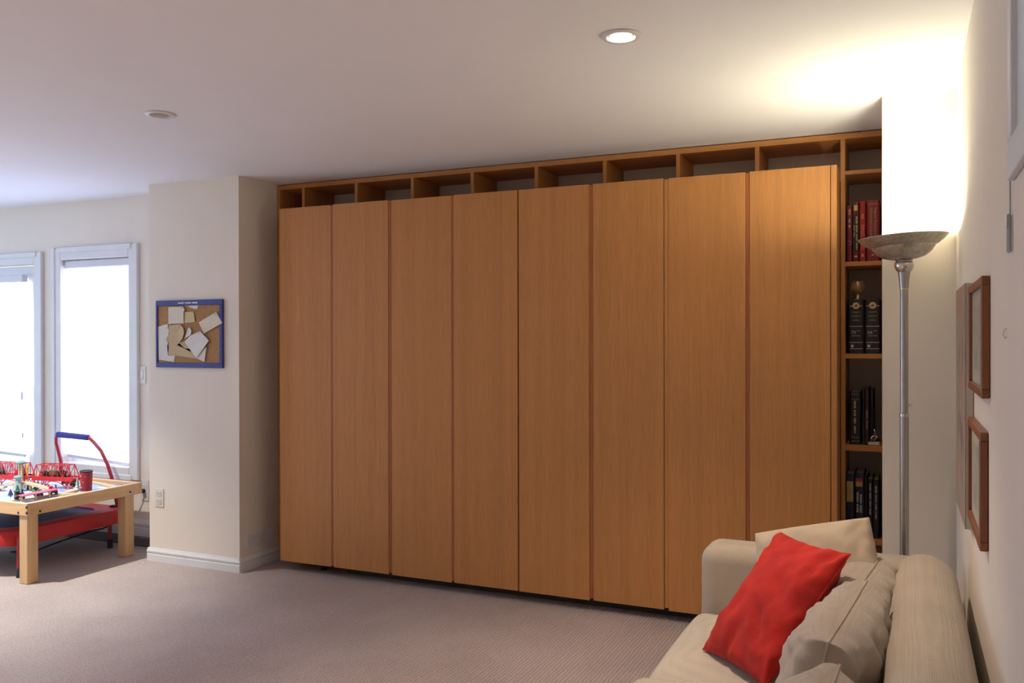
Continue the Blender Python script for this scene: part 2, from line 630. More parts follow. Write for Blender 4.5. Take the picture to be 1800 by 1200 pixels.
# ================================================================== ROOM SHELL
box('floor', 'carpet', None, X_LEFT - .2, X_RIGHT + .2, Y_REAR - .2, 5.1, -0.12, 0.0)
struct(bpy.data.objects['floor'])

DOWN_ON = [(-0.865, 2.79)]
DOWN_OFF = [(-3.036, 2.90)]
DOWN_OUT = [(-5.20, 2.88)]                       # beyond the left edge of the picture, lit
FILL_REAR = [(-0.865, 0.45), (-3.036, 0.45), (-5.20, 0.45), (-3.036, -1.6), (-5.20, -1.6)]   # added fill lights, unseen, on the same grid behind the camera
cm = MB().box(X_LEFT - .2, X_RIGHT + .2, Y_REAR - .2, 5.1, H, H + .14)
ceil_o = cm.build('ceiling', 'ceiling_paint', origin=(0, 0, H))
struct(ceil_o)
cut = MB()
for (lx, ly) in DOWN_ON + DOWN_OFF + DOWN_OUT + FILL_REAR:
    cut.lathe([(0.0475, H - .02), (0.0475, H + .10)], lx, ly, 32)
cut_o = cut.build('cutter', 'ceiling_paint', origin=(0, 0, H))
bo = ceil_o.modifiers.new('holes', 'BOOLEAN')
bo.operation, bo.object, bo.solver = 'DIFFERENCE', cut_o, 'EXACT'
bpy.context.view_layer.update()
new_me = bpy.data.meshes.new_from_object(ceil_o.evaluated_get(bpy.context.evaluated_depsgraph_get()))
ceil_o.modifiers.clear()
ceil_o.data = new_me
bpy.data.objects.remove(cut_o)

# window wall with three openings (door and a window on either side of it)
WIN_X0, WIN_X1, WIN_Z0, WIN_Z1 = -5.668, -4.982, 0.535, 2.02
DOR_X0, DOR_X1, DOR_Z1 = -6.90, -5.955, 2.00
SID_X0, SID_X1 = -7.90, -7.19
w = MB()
yA, yB = Y_WIN, Y_WIN + .16
w.box(WIN_X1, X_PIL + .02, yA, yB, 0, H)
w.box(WIN_X0, WIN_X1, yA, yB, 0, WIN_Z0)
w.box(WIN_X0, WIN_X1, yA, yB, WIN_Z1, H)
w.box(DOR_X1, WIN_X0, yA, yB, 0, H)
w.box(DOR_X0, DOR_X1, yA, yB, DOR_Z1, H)
w.box(SID_X1, DOR_X0, yA, yB, 0, H)
w.box(SID_X0, SID_X1, yA, yB, 0, WIN_Z0)
w.box(SID_X0, SID_X1, yA, yB, WIN_Z1, H)
w.box(X_LEFT, SID_X0, yA, yB, 0, H)
struct(w.build('wall_window', 'wall_paint', origin=(0, 0, 0)))
box_struct = [
    ('wall_pillar', X_PIL, X_REC_L, Y_PIL, 5.0),
    ('wall_recess', X_REC_L, X_REC_R, Y_RECESS, 5.0),
    ('wall_column', X_REC_R, X_RIGHT, Y_COL, 5.0),
    ('wall_right', X_RIGHT, X_RIGHT + .15, Y_REAR, 5.0),
    ('wall_rear', X_LEFT, X_RIGHT, Y_REAR - .15, Y_REAR)]
for nme, a, b_, c, d in box_struct:
    struct(MB().box(a, b_, c, d, 0, H).build(nme, 'wall_paint', origin=(0, 0, 0)))


LW_Y0, LW_Y1, LW_Z0, LW_Z1 = 0.6, 3.4, 0.55, 2.02           # added window in the left wall, unseen, for fill light
w = MB()
w.box(X_LEFT - .15, X_LEFT, Y_REAR, LW_Y0, 0, H)
w.box(X_LEFT - .15, X_LEFT, LW_Y1, 5.0, 0, H)
w.box(X_LEFT - .15, X_LEFT, LW_Y0, LW_Y1, 0, LW_Z0)
w.box(X_LEFT - .15, X_LEFT, LW_Y0, LW_Y1, LW_Z1, H)
struct(w.build('wall_left', 'wall_paint', origin=(0, 0, 0)))


def baseboard(name, p0, p1, out, z0=0.0, hgt=0.085):
    """moulded skirting between two floor points; out = direction into the room"""
    p0, p1, out = Vector(p0), Vector(p1), Vector(out)
    prof = [(0, 0), (.016, 0), (.016, hgt * .50), (.013, hgt * .53), (.013, hgt * .62), (.017, hgt * .68),
            (.017, hgt * .78), (.010, hgt * .90), (.006, hgt), (0, hgt)]
    m = MB()
    n = len(prof)
    vs = [p + out * a + Vector((0, 0, z0 + b)) for p in (p0, p1) for a, b in prof]
    fs = [(i, (i + 1) % n, n + (i + 1) % n, n + i) for i in range(n)] + [tuple(range(n))[::-1], tuple(range(n, 2 * n))]
    m.add(vs, fs)
    return struct(m.build(name, 'trim_white', origin=(0, 0, 0)))


baseboard('baseboard_pillar', (X_PIL - .010, Y_PIL, 0), (X_REC_L + .012, Y_PIL, 0), (0, -1, 0))
baseboard('baseboard_pillar_side', (X_REC_L, Y_PIL - .012, 0), (X_REC_L, Y_RECESS, 0), (1, 0, 0))
baseboard('baseboard_window', (DOR_X1 + .09, Y_WIN, 0), (X_PIL, Y_WIN, 0), (0, -1, 0), z0=0.062, hgt=0.115)
baseboard('baseboard_window_far', (X_LEFT, Y_WIN, 0), (DOR_X0 - .09, Y_WIN, 0), (0, -1, 0), z0=0.062, hgt=0.115)
baseboard('baseboard_column', (X_REC_R, Y_COL, 0), (X_RIGHT, Y_COL, 0), (0, -1, 0))
baseboard('baseboard_right', (X_RIGHT, Y_COL, 0), (X_RIGHT, Y_REAR, 0), (-1, 0, 0))
struct(MB().box(X_LEFT, X_PIL, Y_WIN - .045, Y_WIN, 0, .062, bev=.006).build('trim_1', 'grey_carpet', origin=(0, 0, 0)))


def casing(parent, x0, x1, z0, z1, y, wd=0.085, bottom=True):
    """moulded casing round an opening: each length a part"""
    def length(a0, a1, b0, b1):
        m = MB()
        m.box(a0, a1, y - .018, y + .002, b0, b1, bev=.004)
        return m
    m = length(x0 - wd, x0, z0 - (wd if bottom else 0), z1 + wd)
    m.box(x0 - wd - .006, x0 - wd * .62, y - .026, y, z0 - (wd if bottom else 0), z1 + wd + .006, bev=.004)
    m.build('casing_side', 'trim_white', parent)
    m = length(x1, x1 + wd, z0 - (wd if bottom else 0), z1 + wd)
    m.box(x1 + wd * .62, x1 + wd + .006, y - .026, y, z0 - (wd if bottom else 0), z1 + wd + .006, bev=.004)
    m.build('casing_side', 'trim_white', parent)
    m = length(x0, x1, z1, z1 + wd)
    m.box(x0 - .03, x1 + .03, y - .026, y, z1 + wd * .62, z1 + wd + .006, bev=.004)
    m.build('casing_head', 'trim_white', parent)
    if bottom:
        m = length(x0, x1, z0 - wd, z0)
        m.box(x0 - .03, x1 + .03, y - .026, y, z0 - wd - .006, z0 - wd * .62, bev=.004)
        m.build('casing_sill', 'trim_white', parent)


def blind(parent, x0, x1, z_top, z_bot0, z_bot1, y, rail_h=0.055):
    box('head_rail', 'blind_rail', parent, x0, x1, y - .035, y + .012, z_top - rail_h, z_top, bev=.006)
    zt = z_top - rail_h
    m = MB()
    n = 10
    vs, fs = [], []
    for i in range(n + 1):
        s = i / n
        x = x0 + .004 + (x1 - x0 - .008) * s
        zb = z_bot0 + (z_bot1 - z_bot0) * s
        for j in range(2):
            vs.append((x, y - .012 + .003 * j, zt))
            vs.append((x, y - .012 + .003 * j, zb))
    for i in range(n):
        a = i * 4
        fs += [(a, a + 1, a + 5, a + 4), (a + 2, a + 6, a + 7, a + 3), (a + 1, a + 3, a + 7, a + 5)]
    m.add(vs, fs)
    m.build('blind_fabric', 'blind_lit', parent)
    m = MB()
    m.bar((x0 + .004, y - .012, z_bot0 - .006), (x1 - .004, y - .012, z_bot1 - .006), .012, .022)
    m.build('bottom_bar', 'blind_rail', parent)


def sash(parent, x0, x1, z0, z1, y, wd=.03):
    m = MB()
    m.box(x0, x0 + wd, y, y + .05, z0, z1)
    m.box(x1 - wd, x1, y, y + .05, z0, z1)
    m.box(x0 + wd, x1 - wd, y, y + .05, z1 - wd, z1)
    m.box(x0 + wd, x1 - wd, y, y + .05, z0, z0 + wd)
    m.build('window_frame', 'trim_white', parent)
    box('pane', 'glass', parent, x0 + wd, x1 - wd, y + .02, y + .026, z0 + wd, z1 - wd)


def struct_root(name, loc):
    o = bpy.data.objects.new(name, None)
    o.empty_display_size = .05
    o.location = loc
    COL.objects.link(o)
    ORIGIN[o.name] = Vector(loc)
    o['kind'] = 'structure'
    return o


for nme, a, b_ in (('window_1', WIN_X0, WIN_X1), ('window_2', SID_X0, SID_X1)):
    wr = struct_root(nme, ((a + b_) / 2, Y_WIN, WIN_Z0))
    casing(wr, a, b_, WIN_Z0, WIN_Z1, Y_WIN)
    sash(wr, a, b_, WIN_Z0, WIN_Z1, Y_WIN + .07)
    blind(wr, a + .012, b_ - .004, WIN_Z1 - .006, WIN_Z0 + .050, WIN_Z0 + .016, Y_WIN + .045)

wr = struct_root('window_fill_left', (X_LEFT, (LW_Y0 + LW_Y1) / 2, LW_Z0))
for a, b_, c, d in ((LW_Y0 - .085, LW_Y0, LW_Z0 - .085, LW_Z1 + .085), (LW_Y1, LW_Y1 + .085, LW_Z0 - .085, LW_Z1 + .085),
                    (LW_Y0, LW_Y1, LW_Z1, LW_Z1 + .085), (LW_Y0, LW_Y1, LW_Z0 - .085, LW_Z0)):
    box('casing', 'trim_white', wr, X_LEFT - .002, X_LEFT + .018, a, b_, c, d, bev=.004)
box('blind_fabric', 'fill_blind_left', wr, X_LEFT - .05, X_LEFT - .045, LW_Y0, LW_Y1, LW_Z0, LW_Z1)  # glowing sheet added as fill from the left

dr = struct_root('door_1', ((DOR_X0 + DOR_X1) / 2, Y_WIN, 0))
casing(dr, DOR_X0, DOR_X1, 0, DOR_Z1, Y_WIN, bottom=False)
m = MB()
a, b_ = DOR_X0 + .006, DOR_X1 - .006
m.box(a, a + .115, Y_WIN + .012, Y_WIN + .055, .07, DOR_Z1 - .008)
m.box(b_ - .085, b_, Y_WIN + .012, Y_WIN + .055, .07, DOR_Z1 - .008)
m.box(a + .115, b_ - .085, Y_WIN + .012, Y_WIN + .055, 1.90, DOR_Z1 - .008)
m.box(a + .115, b_ - .085, Y_WIN + .012, Y_WIN + .055, .07, .50)
dp = m.build('door_leaf', 'trim_white', dr)
box('pane', 'glass', dr, a + .115, b_ - .085, Y_WIN + .03, Y_WIN + .036, .50, 1.90)
blind(dr, a + .07, b_ - .062, 1.925, .600, .572, Y_WIN - .022, rail_h=.058)
box('threshold', 'grey_carpet', dr, a, b_, Y_WIN + .0, Y_WIN + .12, .0, .07)
for zc in (1.80, 1.03, 0.28):
    m = MB()
    m.box(b_ - .012, b_ + .016, Y_WIN - .004, Y_WIN + .012, zc - .05, zc + .05, bev=.002)
    m.lathe([(.007, zc - .053), (.007, zc + .053)], b_ + .003, Y_WIN - .007, 10)
    m.build('hinge', 'hinge_metal', dr)
m = MB()
m.tube([(b_ - .080, Y_WIN - .05, 1.92), (b_ - .079, Y_WIN - .05, 1.1), (b_ - .074, Y_WIN - .05, .735)], .0022, 6)
m.lathe([(.002, .70), (.006, .71), (.005, .735), (.002, .74)], b_ - .074, Y_WIN - .05, 8)
m.box(b_ - .095, b_ - .080, Y_WIN - .05, Y_WIN - .035, .985, 1.045, bev=.003)
m.build('pull_cord', 'blind_rail', dr)

# ================================================================== WALL UNIT
unit = thing('wall_unit', (-1.92, 4.7, 0), 'oak built-in storage wall with eight tall plain doors and open top bays', 'cabinet')
T = .021
XV = [-3.5316 + i * DOOR_W for i in range(9)]
Z_TOP = 2.434
MB().box(X_REC_L + .004, X_REC_R - .004, Y_UNIT, Y_RECESS - .005, Z_TOP - .028, Z_TOP, bev=.001).build('top_board', 'oak_x', unit)
MB().box(X_REC_L + .004, X_REC_L + .004 + T, Y_UNIT, Y_RECESS - .005, .0, Z_TOP - .028, bev=.001).build('side_panel', 'oak_z', unit)
MB().box(X_REC_R - .004 - .012, X_REC_R - .004, Y_UNIT, Y_RECESS - .005, .0, Z_TOP - .028, bev=.001).build('side_panel', 'oak_z', unit)
for i, xv in enumerate(XV):
    z0 = 0.0 if i in (0, 8) else 2.20
    xx = xv if i < 8 else -0.285
    box('partition', 'oak_z', unit, xx - T / 2, xx + T / 2, Y_UNIT, Y_RECESS - .005, z0, Z_TOP - .028, bev=.001)
for i in range(8):                                     # floor of each top bay
    xa = XV[i] + T / 2
    xb = (XV[i + 1] if i < 7 else -0.285) - T / 2
    box('bay_floor', 'oak_x', unit, xa, xb, Y_UNIT, Y_RECESS - .005, 2.200, 2.221, bev=.001)
SH = [2.231, 1.785, 1.335, .886, .436]
SHT = [2.250, 1.807, 1.359, .916, .466]
for z0, z1 in zip(SH, SHT):                            # shelves of the narrow book column at the right
    box('shelf', 'oak_x', unit, -0.285 + T / 2, X_REC_R - .016, Y_UNIT, Y_RECESS - .005, z0, z1, bev=.001)
box('shelf', 'oak_x', unit, -0.285 + T / 2, X_REC_R - .016, Y_UNIT, Y_RECESS - .005, .02, .05, bev=.001)
for z0, z1 in zip(SH, SHT):                            # and of its twin at the left, hidden by the doors
    box('shelf', 'oak_x', unit, X_REC_L + .004 + T, XV[0] - T / 2, Y_UNIT, Y_RECESS - .005, z0, z1, bev=.001)
# door box in front of the carcass
EDGE_R = at(1471, 500, y=Y_DOOR).x
EDGE_L = at(490.5, 500, y=Y_DOOR).x
box('door_box_side', 'oak_z', unit, EDGE_R - .026, EDGE_R, Y_DOOR + .001, Y_UNIT - .002, Z_DOOR0, Z_DOOR1, bev=.001)
box('door_box_side', 'oak_z', unit, EDGE_L, EDGE_L + .02, Y_DOOR + .03, Y_UNIT - .002, Z_DOOR0, Z_DOOR1 - .01, bev=.001)
box('door_box_top', 'oak_x', unit, EDGE_L + .02, EDGE_R - .026, Y_DOOR + .03, Y_UNIT - .002, Z_DOOR1 - .035, Z_DOOR1 - .012)
box('door_box_floor', 'oak_x', unit, EDGE_L + .02, EDGE_R - .026, Y_DOOR + .03, Y_UNIT - .002, Z_DOOR0 + .012, Z_DOOR0 + .035)
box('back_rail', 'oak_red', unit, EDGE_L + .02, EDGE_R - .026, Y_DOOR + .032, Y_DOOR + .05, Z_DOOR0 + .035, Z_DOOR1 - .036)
gap_px = [(581, 585.5), (682.5, 687.5), (793, 797.5), (909.5, 912), (1035.5, 1042), (1166.5, 1175), (1310.5, 1318), (1459.5, 1461.5)]
gx = [(at(p, 640, y=Y_DOOR).x, at(q, 640, y=Y_DOOR).x) for p, q in gap_px]
left = EDGE_L
for i in range(8):
    right = gx[i][0]
    dz = (0, .0012, -.001, .0008, 0, .001, -.0012, 0)[i]
    dy = (.004, 0, .003, .001, .0, .003, .0, .0)[i]
    box('door', 'oak_z', unit, left, right, Y_DOOR + dy, Y_DOOR + dy + .022, Z_DOOR0 + dz, Z_DOOR1 + dz, bev=.0012)
    left = gx[i][1]
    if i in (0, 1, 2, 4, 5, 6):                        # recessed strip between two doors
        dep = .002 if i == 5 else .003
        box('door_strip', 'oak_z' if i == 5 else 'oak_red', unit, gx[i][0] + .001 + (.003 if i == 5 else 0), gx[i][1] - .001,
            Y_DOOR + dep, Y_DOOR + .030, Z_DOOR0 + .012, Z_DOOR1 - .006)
box('under_door_shade', 'foot_and_shade', unit, -3.12, -0.32, Y_DOOR + .115, Y_DOOR + .13, 0.0, Z_DOOR0 + .012)  # dark strip standing in for the shade beneath the doors
for xx in (-3.31,):
    m = MB()
    m.lathe([(.018, 0), (.020, .004), (.013, .012), (.013, Z_DOOR0 + .012)], xx, Y_DOOR + .12, 14)
    m.build('foot', 'foot_and_shade', unit, smooth=True)

# ================================================================== BOOKS AND ORNAMENTS
Y_BK = Y_UNIT + .012


def bx(px, py=500):
    return at(px, py, y=Y_BK).x


def book(x0, x1, z0, z1, mat, label, depth=.20, lean=0.0, group=None, y0=Y_BK):
    """a bound book standing spine out: covers, rounded spine, pages"""
    cx = (x0 + x1) / 2
    t = thing('book', (cx, y0, z0), label, 'book', group)
    Mx = Matrix.Translation((cx, y0, z0)) @ Matrix.Rotation(lean, 4, 'Y') @ Matrix.Translation((-cx, -y0, -z0))
    w_ = x1 - x0
    th = min(.003, w_ * .15)
    outer = [(x0, y0 + depth), (x0, y0 + .006), (x0 + w_ * .12, y0 + .0015), (cx, y0), (x1 - w_ * .12, y0 + .0015), (x1, y0 + .006), (x1, y0 + depth)]
    inner = [(x1 - th, y0 + depth), (x1 - th, y0 + .008), (x0 + th, y0 + .008), (x0 + th, y0 + depth)]
    m = MB()
    # covers as one folded sheet
    no, ni = len(outer), len(inner)
    vs = [(p[0], p[1], z) for z in (z0, z1) for p in outer + inner]
    n = no + ni
    fs = [(i, (i + 1) % n, n + (i + 1) % n, n + i) for i in range(n)]
    fs += [tuple(range(n))[::-1], tuple(range(n, 2 * n))]
    m.add(vs, fs, Mx)
    m.build('cover', mat, t)
    MB().box(x0 + th, x1 - th, y0 + .008, y0 + depth - .005, z0 + .003, z1 - .004, Mx).build('pages', 'page_edge', t)
    return t, Mx


RX, UZ, DN = (1, 0, 0), (0, 0, 1), (0, 0, -1)
YL = Y_BK - .0008
# shelf with red books
t, _ = book(bx(1489), bx(1498), 1.807, 2.081, 'book_maroon', 'thin maroon book standing leftmost on the red book shelf')
cx = (bx(1489) + bx(1498)) / 2
greeked('author', 'ink_pink', t, (cx, YL, 2.05), DN, RX, .030, .010, 1, 3)
greeked('title', 'ink_silver', t, (cx, YL, 1.995), DN, RX, .045, .009, 2, 4)
m = MB(); m.tube([(cx + .008 * math.cos(a), YL - .0004, 1.90 + .008 * math.sin(a)) for a in [k * .5 for k in range(-5, 6)]], .0012, 5)
m.build('emblem', 'ink_silver', t)
t, _ = book(bx(1499), bx(1510), 1.807, 2.098, 'book_wine', 'black and wine red book with yellow-green spine title')
cx = (bx(1499) + bx(1510)) / 2
hw = (bx(1510) - bx(1499)) / 2 - .002
box('black_band', 'book_black', t, cx - hw, cx + hw, YL - .0004, YL + .001, 1.855, 2.035)
box('lime_label', 'ink_lime', t, cx - hw + .003, cx + hw - .004, YL - .0004, YL + .001, 2.055, 2.082)
greeked('title', 'ink_lime', t, (cx + .004, YL - .0006, 1.945), DN, RX, .165, .008, 4, 5)
greeked('subtitle', 'ink_lime', t, (cx - .007, YL - .0006, 1.955), DN, RX, .058, .006, 2, 6)
box('publisher_mark', 'ink_gold', t, cx - .006, cx + .006, YL - .0004, YL + .001, 1.828, 1.836)
t, _ = book(bx(1511), bx(1521.5), 1.807, 2.099, 'book_red', 'bright red book lettered SPINAL on its spine')
cx = (bx(1511) + bx(1521.5)) / 2
lettering('title', 'ink_orange', t, 'SPINAL CORD', (cx, YL, 1.925), DN, RX, .017, .125)
greeked('author', 'ink_orange', t, (cx, YL, 2.025), DN, RX, .024, .012, 1, 8)
box('publisher_mark', 'ink_pink', t, cx - .005, cx + .005, YL - .0004, YL + .001, 1.829, 1.843)
t, _ = book(bx(1523), bx(1547), 1.807, 2.101, 'book_deep_red', 'thick deep red book with two gold title lines behind the lamp bowl')
cx = (bx(1523) + bx(1547)) / 2
lettering('author', 'ink_pink', t, 'STOLLER', (cx - .003, YL, 2.083), RX, UZ, .008, .046)
lettering('title', 'ink_gold', t, 'Magnetic Resonance Imaging in', (cx + .009, YL, 1.965), DN, RX, .011, .20)
lettering('title', 'ink_gold', t, 'Orthopaedics & Sports Medicine', (cx - .010, YL, 1.965), DN, RX, .011, .20)
box('publisher_mark', 'ink_gold', t, cx - .007, cx + .004, YL - .0004, YL + .001, 1.834, 1.840)
# shelf with the two black handbooks
for (p0, p1, ed, lab) in ((1491, 1518.5, '70', 'left of the two thick black gold-sealed handbooks, under the wooden ornament'),
                          (1520, 1548, '66', 'right of the two thick black gold-sealed handbooks, against the side panel')):
    x0, x1 = bx(p0), bx(p1)
    x1 = min(x1, X_REC_R - .018)
    t, _ = book(x0, x1, 1.359, 1.622, 'book_black', lab, depth=.21)
    cx, hw = (x0 + x1) / 2, (x1 - x0) / 2 - .006
    for zc, th_ in ((1.5985, .0035), (1.5305, .003), (1.4765, .003), (1.4555, .003)):
        box('gold_band', 'ink_silver', t, cx - hw, cx + hw, YL - .0004, YL + .001, 1.359 + (zc - 1.44) * 1.45, 1.359 + (zc - 1.44) * 1.45 + th_)
    M_ = Matrix.Translation((cx, YL, 1.5925)) @ Matrix.Rotation(R(90), 4, 'X')
    m = MB(); m.lathe([(.0, 0), (.0165, 0), (.0165, .0016), (0, .0016)], n=24, M=M_, close=False)
    s_ = m.build('seal', 'ink_gold', t)
    m = MB(); m.prism([(-.008, -.002), (-.002, -.005), (.008, .001), (.003, .003), (.005, .006), (-.003, .003)], .0016, .0024, M=M_)
    m.build('bird_mark', 'book_dark_plum', s_)
    for txt, zc, hh, ww in (('HANDBOOK', 1.561, .0052, .036), ('of', 1.551, .003, .005), ('CHEMISTRY', 1.541, .0052, .044),
                            ('and', 1.531, .003, .010), ('PHYSICS', 1.521, .0052, .030)):
        lettering('title', 'ink_silver', t, txt, (cx, YL - .0004, zc), RX, UZ, hh, ww)
    lettering('edition', 'ink_silver', t, ed, (cx - .012, YL - .0004, 1.463), RX, UZ, .017, .022)
    lettering('edition', 'ink_silver', t, 'TH', (cx + .010, YL - .0004, 1.469), RX, UZ, .006, .014)
    lettering('edition', 'ink_silver', t, 'EDITION', (cx, YL - .0004, 1.446), RX, UZ, .005, .038)
    M_ = Matrix.Translation((cx - hw + .012, YL, 1.396)) @ Matrix.Rotation(R(90), 4, 'X')
    m = MB(); m.lathe([(.0, 0), (.0075, 0), (.0075, .001), (0, .001)], n=16, M=M_, close=False)
    m.build('publisher_mark', 'ink_silver', t)
# ornament on the black books
oc = at(1508, 523, y=Y_BK + .06)
orn = thing('wooden_ornament', (oc.x, oc.y, 1.622), 'round turned wooden knob ornament standing on the black handbooks', 'ornament')
m = MB(); m.lathe([(.020, 1.6225), (.021, 1.630), (.013, 1.634), (.011, 1.645), (.014, 1.652)], oc.x, oc.y, 20)
m.build('stand', 'brass', orn, smooth=True)
m = MB(); m.lathe([(.012, 1.652), (.027, 1.662), (.034, 1.678), (.034, 1.698), (.026, 1.714), (.008, 1.721), (0, 1.721)], oc.x, oc.y, 24)
m.build('knob', 'ornament_wood', orn, smooth=True)
# dim shelf
t, _ = book(bx(1494, 730), bx(1513, 730), .916, 1.174, 'book_black', 'thick dark book with faint gilt spine on the dim shelf')
cx = (bx(1494, 730) + bx(1513, 730)) / 2
greeked('title', 'ink_gold', t, (cx - .002, YL, 1.05), DN, RX, .16, .010, 4, 11)
for zc in (1.160, 1.135, .950, .932):
    box('gilt_band', 'label_tan', t, cx - .018, cx + .018, YL - .0004, YL + .001, zc, zc + .0018)
t, _ = book(bx(1515.5, 730), bx(1520, 730), .916, 1.190, 'book_black', 'thin black book beside the thick gilt book')
t, _ = book(bx(1520.5, 730), bx(1527.5, 730), .916, 1.198, 'book_dark_plum', 'slim dark book with plum red lower spine')
cx = (bx(1520.5, 730) + bx(1527.5, 730)) / 2
greeked('title', 'ink_pink', t, (cx, YL, 1.04), DN, RX, .09, .006, 2, 13)
t, _ = book(bx(1528.5, 730), bx(1535, 730), .916, 1.186, 'book_navy', 'slim navy book standing behind the small figurine', y0=Y_BK + .03)
fc = at(1537, 775, y=Y_BK + .015)
fig = thing('figurine', (fc.x, fc.y, .916), 'small silver figure seated on a pale stone block', 'figurine')
box('block', 'paper_cream', fig, fc.x - .031, fc.x + .024, fc.y - .014, fc.y + .03, .9162, .931, bev=.003)
m = MB()
m.tube([(fc.x - .018, fc.y, .934), (fc.x - .010, fc.y, .946), (fc.x - .002, fc.y, .938), (fc.x + .004, fc.y, .950), (fc.x + .002, fc.y, .968), (fc.x, fc.y, .978)], [.004, .005, .006, .008, .006, .004], 8)
m.tube([(fc.x + .003, fc.y, .964), (fc.x - .010, fc.y - .004, .956), (fc.x - .016, fc.y - .006, .947)], .0028, 6)
m.tube([(fc.x + .003, fc.y, .964), (fc.x + .013, fc.y - .004, .954)], .0028, 6)
m.build('body', 'chrome', fig, smooth=True)
m = MB(); m.lathe([(.001, .977), (.0062, .981), (.0075, .987), (.005, .994), (0, .996)], fc.x, fc.y, 12)
m.build('head', 'chrome', fig, smooth=True)
# lowest shelf in view
t, _ = book(bx(1487.5, 890), bx(1502, 890), .466, .773, 'book_navy', 'dark blue book with a tan spine panel')
cx = (bx(1487.5, 890) + bx(1502, 890)) / 2
box('tan_panel', 'label_tan', t, cx - .016, cx + .013, YL - .0004, YL + .001, .635, .735)
greeked('title', 'ink_gold', t, (cx + .008, YL - .001, .685), DN, RX, .09, .008, 2, 15)
t, _ = book(bx(1503, 890), bx(1519, 890), .466, .778, 'book_blue', 'blue book with a red and tan emblem on its spine')
cx = (bx(1503, 890) + bx(1519, 890)) / 2
box('red_label', 'label_red', t, cx - .018, cx + .015, YL - .0004, YL + .001, .712, .752)
box('tan_label', 'label_tan', t, cx - .016, cx + .013, YL - .001, YL + .001, .712, .736)
greeked('title', 'ink_silver', t, (cx - .009, YL - .001, .635), DN, RX, .10, .011, 2, 16)
greeked('title', 'ink_silver', t, (cx + .006, YL - .001, .630), DN, RX, .09, .010, 2, 17)
t, _ = book(bx(1520, 890), bx(1524.5, 890), .466, .768, 'book_black', 'narrow black book third along the low shelf', depth=.23)
t, _ = book(bx(1525.5, 890), bx(1534, 890), .466, .752, 'book_navy', 'navy book with a pale lettered spine, fourth along the low shelf')
cx = (bx(1525.5, 890) + bx(1534, 890)) / 2
greeked('title', 'ink_silver', t, (cx, YL, .655), DN, RX, .15, .007, 4, 19)
t, _ = book(bx(1535, 890), bx(1545, 890), .466, .750, 'book_navy', 'navy book at the right end of the low shelf')
cx = (bx(1535, 890) + bx(1545, 890)) / 2
greeked('title', 'ink_silver', t, (cx, YL, .640), DN, RX, .16, .007, 4, 20)

# ================================================================== TORCHIERE LAMP
LX, LY = -0.010, 3.735
lamp = thing('floor_lamp', (LX, LY, 0), 'tall silver torchiere floor lamp with a wide upturned bowl, lit', 'lamp')
m = MB(); m.lathe([(.135, 0), (.137, .008), (.125, .018), (.05, .028), (.022, .04), (.018, .06)], LX, LY, 40)
m.build('base', 'brushed_steel', lamp, smooth=True)
m = MB(); m.lathe([(.0165, .05), (.0165, 1.135)], LX, LY, 24)
m.build('pole', 'brushed_steel', lamp, smooth=True)
m = MB(); m.lathe([(.0175, 1.128), (.0175, 1.138)], LX, LY, 24)
m.build('joint_ring', 'chrome', lamp, smooth=True)
m = MB(); m.lathe([(.0150, 1.135), (.0150, 1.626)], LX, LY, 24)
m.build('pole', 'brushed_steel', lamp, smooth=True)
m = MB(); m.lathe([(.0158, 1.624), (.0158, 1.630)], LX, LY, 24)
m.build('joint_ring', 'brass', lamp, smooth=True)
m = MB(); m.lathe([(.0165, 1.629), (.0185, 1.66), (.0225, 1.692)], LX, LY, 24)
m.build('cone', 'brushed_steel', lamp, smooth=True)
m = MB(); m.lathe([(.016, 1.690), (.026, 1.694), (.034, 1.706), (.0365, 1.718), (.035, 1.728), (.029, 1.734)], LX, LY, 32)
m.build('ball', 'chrome', lamp, smooth=True)
m = MB(); m.lathe([(.030, 1.733), (.033, 1.737), (.027, 1.741), (.020, 1.745)], LX, LY, 32)
m.build('collar', 'chrome', lamp, smooth=True)
TILT = Matrix.Translation((LX, LY, 1.74)) @ Matrix.Rotation(R(YAW), 4, 'Z') @ Matrix.Rotation(R(-3.0), 4, 'Y') @ Matrix.Rotation(R(-1.0), 4, 'X')
m = MB()
outer = [(.018, .0), (.050, .002), (.078, .011), (.099, .026), (.112, .043), (.117, .052), (.1185, .0525), (.126, .055), (.144, .068), (.158, .081), (.164, .0875)]
inner = [(.1635, .0900), (.155, .0835), (.141, .071), (.124, .058), (.114, .053), (.108, .044), (.095, .029), (.075, .0145), (.048, .006), (.002, .004)]
m.lathe(outer + inner, n=56, M=TILT, close=False)
m.build('bowl', 'aged_silver', lamp, smooth=True, angle=30)
m = MB(); m.lathe([(.0, .012), (.010, .015), (.014, .025), (.012, .040), (.0, .046)], n=16, M=TILT)
m.build('bulb', 'bulb_warm', lamp, smooth=True)
m = MB(); m.tube([(LX + .014, LY - .008, 1.175), (LX + .026, LY - .016, 1.175)], .004, 10)
m.build('switch', 'chrome', lamp, smooth=True)
ld = bpy.data.lights.new('lamp_light', 'POINT')
ld.energy, ld.color, ld.shadow_soft_size = LAMP_POWER, WARM, .045
lo = bpy.data.objects.new('lamp_light', ld)
lo.location = Vector((LX, LY, 1.786)) - ORIGIN[lamp.name]
COL.objects.link(lo)
lo.parent = lamp

